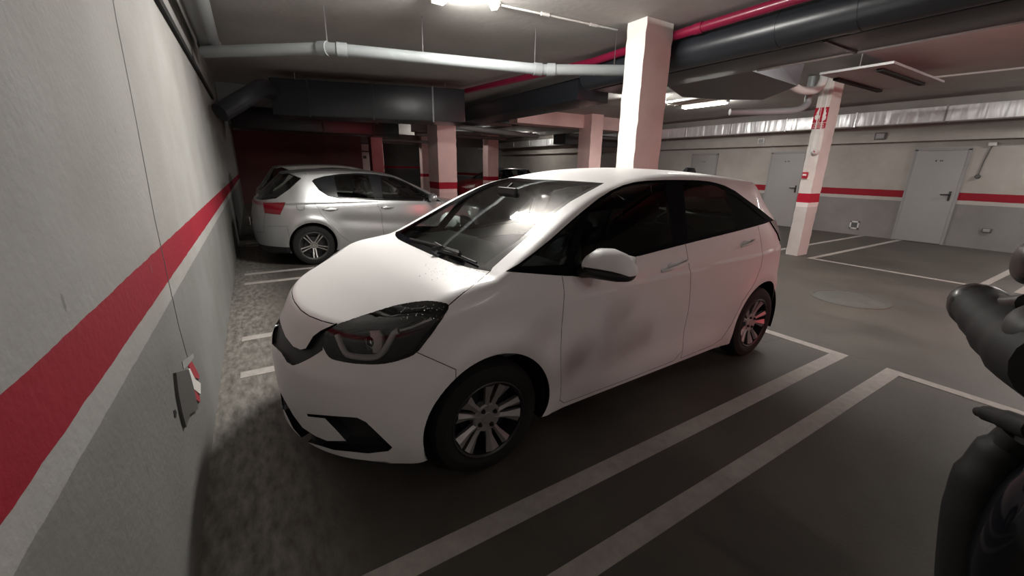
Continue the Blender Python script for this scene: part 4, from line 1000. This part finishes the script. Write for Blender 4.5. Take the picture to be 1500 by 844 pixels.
pipe('round_duct', [(4.98, -4, 2.84), (4.98, 2.9, 2.84)], .17, M['duct_dark'], 'round dark insulated duct beside the red pipe', 'duct', collars=[((4.98, .15, 2.84), (0, 1, 0)), ((4.98, -.5, 2.84), (0, 1, 0))], crad=1.02)
def rect_duct(name, lo, hi, m_, label, seams=(), ax=1, edge=None):
    e = empty(name, ((lo[0]+hi[0])/2, (lo[1]+hi[1])/2, (lo[2]+hi[2])/2)); tag(e, label, 'duct'); c = Vector(e.location)
    bm = bmesh.new(); add_box(bm, (0, 0, 0), [b_-a for a, b_ in zip(lo, hi)], bev=.01); bm_obj('duct_body', bm, m_, e)
    for s_ in seams:
        bm = bmesh.new(); p = [0, 0, 0]; p[ax] = s_-c[ax]; sz = [b_-a+.03 for a, b_ in zip(lo, hi)]; sz[ax] = .03; add_box(bm, p, sz); bm_obj('flange', bm, M['steel'] if m_ is M['foil'] else m_, e)
    if edge:
        bm = bmesh.new(); add_tube(bm, [Vector(edge[0])-c, Vector(edge[1])-c], .016, 6); bm_obj('edge_strip', bm, M['steel'], e)
    return e
rect_duct('rectangular_duct', (5.17, -4, 2.70), (5.86, 3.0, 3.04), M['duct_dark'], 'large black rectangular duct running overhead to the right', seams=(-.2,), edge=((5.86, -4, 2.70), (5.86, .8, 2.70)))
rect_duct('side_duct', (12.86, -4, 2.58), (13.2, 22, 2.88), M['foil'], 'shiny galvanised duct along the top of the right wall', seams=[y for y in np.arange(-2.4, 21, 1.55)])
# flared branch box and hanging sheets near the right column
e = empty('duct_branch', (6.4, 1.8, 2.8)); tag(e, 'flared dark sheet metal duct branch above the parked cars', 'duct')
bm = bmesh.new(); c = Vector(e.location)
bot_ = [(5.9, 1.0, 2.76), (7.6, 1.15, 2.76), (8.35, 2.05, 2.74), (7.9, 2.5, 2.75), (7.1, 2.8, 2.76), (5.95, 2.25, 2.76)]
top_ = [(5.9, .9, 3.098), (7.3, .95, 3.098), (8.4, 2.1, 3.098), (8.0, 2.8, 3.098), (7.1, 3.2, 3.098), (5.9, 2.9, 3.098)]
a = [bm.verts.new(Vector(p)-c) for p in top_]; b_ = [bm.verts.new(Vector(p)-c) for p in bot_]
bm.faces.new(a); bm.faces.new(b_[::-1])
for i in range(6): bm.faces.new((a[i], b_[i], b_[(i+1) % 6], a[(i+1) % 6]))
bm_obj('duct_body', bm, M['duct_mid'], e, smooth=False)
e = empty('hanging_tray', (8.75, .50, 2.90)); tag(e, 'flat pale sheet tray hung beside the top of the right column', 'tray')
bm = bmesh.new(); add_box(bm, (0, 0, 0), (2.1, .85, .03)); bm_obj('sheet', bm, M['door'], e)
for dy, dx in ((.37, .2), (-.22, 0)):
    bm = bmesh.new(); add_box(bm, (dx, dy, -.03), (1.7, .07, .04)); bm_obj('cross_bar', bm, M['gap'], e)
bm = bmesh.new()
for dx in (-.9, .9): add_tube(bm, [(dx, 0, .01), (dx, 0, .198)], .008, 6)
bm_obj('hanger_rod', bm, M['steel'], e)
pipe('drain_pipe', [(7.65, 2.2, 2.50), (8.45, 1.62, 2.52), (8.72, 1.50, 2.62), (8.76, 1.50, 2.75), (8.76, 1.50, 3.08)], .055, M['pvc'], 'grey pipe bending up beside the right column', 'pipe', smoothn=4)
pipe('flexible_hose', [(8.0, 1.45, 2.86), (8.3, 1.40, 2.80), (8.62, 1.33, 2.84), (8.70, 1.30, 2.98), (8.70, 1.30, 3.09)], .06, M['white_plastic'], 'short pale flexible hose at the head of the right column', 'hose', smoothn=4)
pipe('ceiling_conduit', [(10.0, 1.35, 3.08), (10.35, .8, 3.08), (10.57, -.57, 3.08), (10.7, -3, 3.08)], .016, M['white_plastic'], 'thin white conduit on the ceiling right of the column', 'conduit')
# dark long duct on the left
def long_duct(loc, rz, L, D, Hh, label):
    e = empty('long_dark_duct', loc); e.rotation_euler = (0, 0, rz); tag(e, label, 'duct')
    bm = bmesh.new(); add_box(bm, (0, 0, 0), (L, D, Hh), bev=.03); bm_obj('duct_body', bm, M['duct_dark'], e)
    for k in range(3):
        bm = bmesh.new(); add_box(bm, ((k-1)*L*.32, 0, 0), (.03, D+.03, Hh+.03)); bm_obj('flange', bm, M['duct_dark'], e)
    for k in (-1, 1):
        bm = bmesh.new(); add_tube(bm, [(k*L*.4, 0, Hh/2), (k*L*.4, 0, H-loc[2]-.001)], .008, 6); bm_obj('hanger_rod', bm, M['steel'], e)
long_duct((2.60, 6.32, 2.64), -.31, 3.4, .8, .60, 'long black duct crossing under the ceiling above the silver car')
long_duct((2.15, 10.3, 2.62), 0, 4.0, .8, .62, 'second long black duct farther back over the left bays')
# clutter of far pipes
r_ = random.Random(4)
far = [((4.9, 7.9, 2.50), (8.6, 9.4, 2.52), .07, M['pvc_dark']), ((5.95, 9.3, 2.75), (9.3, 8.8, 2.8), .05, M['pvc']), ((6.3, 6.0, 2.9), (6.5, 16, 2.9), .09, M['duct_dark']), ((5.0, 11, 2.5), (8.7, 11.6, 2.55), .06, M['pvc_dark']), ((5.4, 12.2, 2.7), (8.9, 12.2, 2.75), .05, M['pvc']), ((4.7, 15.6, 2.55), (8.2, 16.2, 2.55), .06, M['pvc']), ((7.45, 8.7, 2.85), (7.6, 13.6, 2.85), .12, M['duct_mid']), ((9.6, 9.0, 2.6), (12.8, 9.2, 2.6), .06, M['pvc_dark'])]
nm = ['low grey pipe crossing behind the banded column', 'thin grey pipe crossing toward the red-lit column', 'dark pipe running away down the middle ceiling', 'dark low pipe crossing far down the garage', 'thin pale pipe crossing far down the garage', 'pale pipe near the far lit lamp', 'round sheet duct running away over the aisle', 'dark pipe crossing right of the far red-lit column']
for (a, b_, rad, m_), lb in zip(far, nm): pipe('ceiling_pipe', [a, b_], rad, m_, lb, 'pipe', hangers=[(a[0]*.7+b_[0]*.3, a[1]*.7+b_[1]*.3, a[2]*.7+b_[2]*.3+rad), (a[0]*.3+b_[0]*.7, a[1]*.3+b_[1]*.7, a[2]*.3+b_[2]*.7+rad)])
rect_duct('rectangular_duct', (9.95, 9.6, 2.35), (12.84, 10.3, 2.7), M['duct_mid'], 'grey rectangular duct across the far right bays', ax=0, seams=(10.8, 11.8))
for x_ in (10.3, 12.3):
    pass
rect_duct('rectangular_duct', (5.2, 3.4, 2.62), (5.9, 12, 2.95), M['duct_dark'], 'black rectangular duct running deep down the aisle')
# ------------------------------------------------------------------ lamps
def batten(x, y0, y1, z, m_, label, power, LAMPCOL=(1.0, .97, .92)):
    e = empty('ceiling_lamp', (x, (y0+y1)/2, z)); tag(e, label, 'lamp', None)
    L = y1-y0
    bm = bmesh.new(); add_box(bm, (0, 0, .035), (.13, L, .06), bev=.01); bm_obj('housing', bm, M['white_plastic'], e)
    bm = bmesh.new(); add_tube(bm, [(-.035, -L/2+.04, -.012), (-.035, L/2-.04, -.012)], .016, 12); bm_obj('tube', bm, m_, e)
    bm = bmesh.new(); add_tube(bm, [(.035, -L/2+.04, -.012), (.035, L/2-.04, -.012)], .016, 12); bm_obj('tube', bm, m_, e)
    if power:
        ym = (y0+y1)/2
        area('lamp_light', (x, ym, z-.035), .14, L-.04, power*.5, LAMPCOL)
        area('lamp_light', (x-.075, ym, z-.01), .05, L-.04, power*.3, LAMPCOL, rot=(0, math.radians(80), 0))
        area('lamp_light', (x+.075, ym, z-.01), .05, L-.04, power*.3, LAMPCOL, rot=(0, math.radians(-80), 0))
    bm = bmesh.new(); add_box(bm, (0, L/2, H-z-.03 if False else .02), (.12, .02, .075), bev=.004); bm_obj('end_cap', bm, M['white_plastic'], e)
    return e
LAMPCOL = (1.0, .97, .92)
batten(6.4, 20.8, 22.0, 3.03, M['tube2'], 'farthest ceiling lamp, added near the back wall to brighten it', 14)  # extra lamp added to lift the dim far end
batten(2.15, 1.0, 1.93, 3.03, M['tube'], 'lit twin tube ceiling lamp above the white car, at the top picture edge', 74)
batten(9.95, 3.72, 4.92, 3.03, M['tube'], 'lit twin tube ceiling lamp over the right bays, left of the right column', 22)
batten(6.12, -.7, .5, 3.04, M['tube'], 'ceiling lamp over the aisle hidden above the black rectangular duct', 46)
batten(8.1, 4.25, 4.9, 3.03, M['tube2'], 'added fill lamp over the aisle hidden behind the thick white column', 42)  # added out of sight to brighten the far columns
batten(6.4, 12.4, 13.6, 3.03, M['tube2'], 'small lit ceiling lamp far back beside the banded column', 14)
batten(11.6, 14.2, 15.4, 3.03, M['tube2'], 'far lit ceiling lamp near the right duct', 6)
batten(12.2, -2.9, -1.7, 3.03, M['tube'], 'lit ceiling lamp over the right bays beyond the picture edge', 34)
batten(2.4, -6.9, -5.7, 3.03, M['tube'], 'added fill lamp over the left bays behind the viewer', 17, (1, .88, .83))  # unseen fill lamp added for the white car's near side
batten(4.2, -6.8, -5.6, 3.03, M['tube'], 'added fill lamp over the bay heads behind the viewer', 13, (1, .88, .83))  # second unseen fill, added to soften the scooter's shadow on the door

e = empty('smoke_detector', (2.72, 1.80, H)); tag(e, 'round white smoke detector on the ceiling beside the near lamp', 'detector')
bm = bmesh.new(); add_lathe(bm, [(0, -.075), (.03, -.073), (.045, -.05), (.055, -.03), (.06, 0)], 24); bm_obj('detector_head', bm, M['white_plastic'], e)
bm = bmesh.new(); add_lathe(bm, [(.061, -.02), (.066, -.015), (.066, 0)], 24); bm_obj('base_ring', bm, M['white_plastic'], e)
pipe('ceiling_conduit', [(2.78, 1.78, 3.085), (4.30, 1.66, 3.085)], .011, M['white_plastic'], 'thin white conduit from the smoke detector to the white column', 'conduit', collars=[((3.3, 1.735, 3.085), (1, -.08, 0)), ((3.95, 1.69, 3.085), (1, -.08, 0))], crad=1.6)
# reflective panel beside the second lamp
e = empty('lamp_reflector', (8.9, 3.95, 3.0)); tag(e, 'pale louvre panel on the ceiling left of the lit aisle lamp', 'lamp')
bm = bmesh.new(); add_box(bm, (0, 0, .0), (.5, 1.2, .02)); bm_obj('panel', bm, M['sign_white'], e)
bm = bmesh.new(); [add_tube(bm, [(dx, dy, 0), (dx, dy, .1)], .006, 6) for dx in (-.2, .2) for dy in (-.5, .5)]; bm_obj('hanger_rod', bm, M['steel'], e)
bm = bmesh.new(); [add_box(bm, (dx, 0, -.015), (.02, 1.2, .03)) for dx in (-.25, 0, .25)]; bm_obj('louvre', bm, M['white_plastic'], e)
# ------------------------------------------------------------------ marks on the left wall
sf = [(-.48, .56), (-.47, .60), (-.30, .66), (-.31, .64), (-.10, .50), (-.06, .42), (-.12, .33), (-.17, .36), (-.30, .42), (-.43, .43), (-.44, .50)]
# wall stripes patch (remains of a hazard board) on the left wall
hz = empty('hazard_board', (0, 0, 0)); tag(hz, 'torn scrap of red and white hazard board low on the left wall', 'sign')
def wp(q, d=.004): p = at(q, 0, 0); return (d, p[1], p[2])
def wall_patch(name, qs, m_, d0, d1, parent):
    bm = bmesh.new(); a = [bm.verts.new(wp(q, d0)) for q in qs]; b_ = [bm.verts.new(wp(q, d1)) for q in qs]
    bm.faces.new(a); bm.faces.new(b_[::-1])
    for i in range(len(qs)):
        j = (i+1) % len(qs); bm.faces.new((a[i], b_[i], b_[j], a[j]))
    return bm_obj(name, bm, m_, parent, smooth=False)
wall_patch('board', [(253, 547), (272, 542), (276, 556), (282, 580), (286, 600), (274, 608), (268, 627), (262, 606), (256, 575)], M['grey_plastic'], .001, .012, hz)
wall_patch('red_stripe', [(275, 537), (279, 530), (290, 550), (290, 556), (283, 553)], M['sign_red'], .001, .006, hz)
wall_patch('white_stripe', [(272, 545), (276, 540), (284, 556), (292, 562), (292, 578), (281, 570)], M['sign_white'], .001, .006, hz)
wall_patch('red_stripe', [(277, 568), (281, 570), (291, 582), (291, 590), (283, 584)], M['sign_red'], .001, .006, hz)
wall_patch('torn_corner', [(266, 530), (282, 518), (283, 524), (276, 534), (268, 541)], M['door'], .001, .003, hz)
wall_patch('drill_hole', [(253.5, 602), (256, 600), (258, 604), (257.5, 612), (255, 612)], M['gap'], .0005, .002, hz)
jt = empty('wall_joint', (0, .1, 0)); tag(jt, 'thin vertical joint line cut in the left wall plaster', 'joint')
bm = bmesh.new()
jp = [wp(q, .0005) for q in [(160, -30), (170, 30), (190, 130), (209, 230), (226, 320), (246, 410), (262, 480), (276, 530)]]
add_tube(bm, [Vector(p)-Vector((0, .1, 0)) for p in jp], .0022, 5); bm_obj('groove', bm, M['door_frame'], jt)
# ------------------------------------------------------------------ scooter at the right edge
st = empty('black_scooter', (2.05, -2.75, 0)); tag(st, 'black scooter at the right picture edge, handlebar and front shield in view', 'scooter')
M['bike_black'] = mat('scooter_black', (.008, .008, .009), .35, 0, .2); M['bike_grey'] = mat('scooter_grey', (.035, .034, .034), .55); M['bike_matt'] = mat('scooter_matt', (.007, .007, .007), .65)
def blob(name, c, s, m_, parent, rot=None, seg=28, power=1.0, smooth=True):
    bm = bmesh.new(); bmesh.ops.create_uvsphere(bm, u_segments=seg, v_segments=seg//2, radius=1)
    for v in bm.verts:
        if power != 1.0:
            v.co = Vector([math.copysign(abs(a)**power, a) for a in v.co])
    mt = Matrix.Translation(c) @ (rot.to_4x4() if rot else Matrix.Identity(4)) @ Matrix.Diagonal((*s, 1)); bm.transform(mt)
    return bm_obj(name, bm, m_, parent)
def SL(x, y, z): return Vector((x-2.05, y+2.75, z))
def SP(q, x): p = at(q, 0, x); return SL(p[0], p[1], p[2])
bm = bmesh.new()   # handlebar cover: fat tapered bar running across
hp = [SP((1424, 440), 2.40), SP((1434, 449), 2.33), SP((1452, 466), 2.24), SP((1480, 490), 2.12), SP((1515, 515), 2.00), SP((1570, 545), 1.86)]
add_tube(bm, catmull(hp, 4), [.045]+[.062]*3+[.070]*4+[.075]*4+[.085]*4+[.095]*5, 18); bm_obj('handlebar', bm, M['bike_matt'], st)
bm = bmesh.new(); add_tube(bm, catmull([SP((1421, 436), 2.42), SP((1431, 446), 2.35), SP((1440, 455), 2.31)], 3), [.020, .045, .062, .070, .073, .073, .070], 20, sx=1.02); bm_obj('grip_end', bm, M['bike_black'], st)
bm = bmesh.new(); add_tube(bm, catmull([SP((1444, 432), 2.34), SP((1462, 443), 2.27), SP((1482, 448), 2.18), SP((1510, 446), 2.1)], 4), [.006, .014, .02, .024]+[.028]*4+[.030]*5, 12); bm_obj('switch_housing', bm, M['bike_black'], st)
blob('instrument_cover', SP((1562, 490), 2.0), (.14, .10, .07), M['bike_grey'], st, power=.85)
bm = bmesh.new(); add_tube(bm, catmull([SP((1432, 603), 2.26), SP((1446, 606), 2.22), SP((1475, 616), 2.14), SP((1520, 634), 2.02)], 4), [.008]+[.016]*3+[.024]*4+[.030]*5, 12); bm_obj('turn_signal', bm, M['bike_matt'], st)
bm = bmesh.new(); add_tube(bm, catmull([SP((1512, 470), 2.1), SP((1520, 430), 2.12), SP((1505, 405), 2.14)], 4), .010, 8); bm_obj('mirror_stem', bm, M['bike_matt'], st)
blob('mirror', SP((1510, 386), 2.15), (.10, .03, .055), M['bike_black'], st, Matrix.Rotation(.3, 3, 'Z'), power=.8)
def panel(name, rows, m_, th=.02):
    bm = bmesh.new(); V_ = [[bm.verts.new(p) for p in catmull(r, 4)] for r in rows]
    for a, b_ in zip(V_, V_[1:]):
        for i in range(len(a)-1): bm.faces.new((a[i], a[i+1], b_[i+1], b_[i]))
    o = bm_obj(name, bm, m_, st); md = o.modifiers.new('t', 'SOLIDIFY'); md.thickness = th; return o
rows = []
for z, yf, hw, dy in ((1.02, -2.36, .12, .03), (.95, -2.33, .15, .04), (.86, -2.30, .17, .06), (.76, -2.30, .18, .08), (.64, -2.32, .18, .09), (.5, -2.36, .17, .10)):
    rows.append([SL(2.12-hw, yf-dy, z), SL(2.12-hw*.6, yf-dy*.35, z), SL(2.12, yf, z), SL(2.12+hw*.6, yf-dy*.35, z), SL(2.12+hw, yf-dy, z)])
panel('front_shield', rows, M['bike_grey'])
# matt cowl rim wrapped around the glossy front
bm = bmesh.new(); add_tube(bm, catmull([SP((1500, 640), 2.13), SP((1474, 662), 2.13), SP((1446, 700), 2.11), SP((1430, 750), 2.09), SP((1422, 810), 2.07), SP((1418, 880), 2.05), SP((1425, 960), 2.03)], 4), [.05]*4+[.062]*4+[.07]*4+[.072]*4+[.072]*9, 18); bm_obj('front_cowl', bm, M['bike_matt'], st)
blob('headlamp', SP((1512, 800), 2.06), (.14, .10, .27), M['gloss_black'], st, power=.85)
wy = -2.72
bm = bmesh.new(); secs = []
for k in range(11):
    t = math.radians(-10+k*17); c_ = SL(2.10, wy+.30*math.cos(t), .25+.30*math.sin(t)); rad = Vector((0, math.cos(t), math.sin(t)))
    secs.append([bm.verts.new(c_+Vector((x, 0, 0))-rad*(abs(x)/.085)**2*.05) for x in (-.085, -.055, 0, .055, .085)])
for a, b_ in zip(secs, secs[1:]):
    for i in range(4): bm.faces.new((a[i], a[i+1], b_[i+1], b_[i]))
o = bm_obj('front_fender', bm, M['bike_black'], st); md = o.modifiers.new('t', 'SOLIDIFY'); md.thickness = .008
for yw in (wy, wy-1.25):
    e = empty('wheel', SL(2.10, yw, .25), 0, st); R_ = Matrix.Rotation(math.radians(90), 4, 'Y')
    bm = bmesh.new(); add_lathe(bm, [(.155, -.045), (.20, -.055), (.235, -.04), (.25, 0), (.235, .04), (.20, .055), (.155, .045)], 40, R_); bm_obj('tyre', bm, M['rubber'], e)
    bm = bmesh.new(); add_lathe(bm, [(.155, -.04), (.145, -.02), (.145, .02), (.155, .04)], 40, R_); add_lathe(bm, [(0, .04), (.04, .04), (.04, -.04), (0, -.04)], 20, R_)
    for k in range(5):
        a = 2*math.pi*k/5; add_tube(bm, [(0, .03*math.cos(a), .03*math.sin(a)), (0, .15*math.cos(a), .15*math.sin(a))], .014, 8)
    bm_obj('rim', bm, M['bike_grey'], e)
for sx in (-1, 1):
    bm = bmesh.new(); add_tube(bm, [SL(2.10+sx*.075, wy, .25), SL(2.10+sx*.075, wy+.02, .62)], .02, 10); bm_obj('fork_leg', bm, M['bike_matt'], st)
blob('rear_body', SL(2.10, -3.65, .62), (.19, .50, .17), M['bike_black'], st, power=.85); blob('saddle', SL(2.10, -3.58, .80), (.15, .44, .07), M['bike_matt'], st, power=.8)
bm = bmesh.new(); add_tube(bm, [SL(2.10, wy, .40), SL(2.10, -2.56, .75), SL(2.10, -2.42, 1.08)], .032, 14); bm_obj('steering_column', bm, M['bike_matt'], st)
bm = bmesh.new(); add_box(bm, SL(2.10, -3.0, .33), (.34, .80, .12), bev=.03); bm_obj('footboard', bm, M['bike_matt'], st)
bm = bmesh.new(); add_box(bm, SL(2.12, -2.66, .66), (.34, .16, .80), Matrix.Rotation(-.15, 3, 'X'), bev=.05); bm_obj('leg_shield', bm, M['bike_matt'], st)
# foreground floor hose / cable end seen at the lower right
# rain droplets on the bonnet
dr = random.Random(3); bm = bmesh.new()
for k in range(170):
    q = (dr.gauss(672, 26), dr.gauss(398, 8))
    if k % 4 == 0: q = (dr.uniform(585, 655), dr.uniform(444, 470))
    if not (inpoly(q[0], q[1], BN) or inpoly(q[0], q[1], HL)): continue
    p, n_ = W_.spl(q, .0)
    if p.z < .7: continue
    s_ = dr.uniform(.0012, .0030); bmesh.ops.create_uvsphere(bm, u_segments=8, v_segments=5, radius=s_, matrix=Matrix.Translation(p) @ n_.to_track_quat('Z', 'Y').to_matrix().to_4x4() @ Matrix.Diagonal((1, 1, .5, 1)))
o = bm_obj('water_droplets', bm, M['chrome'], car); o['kind'] = 'stuff'
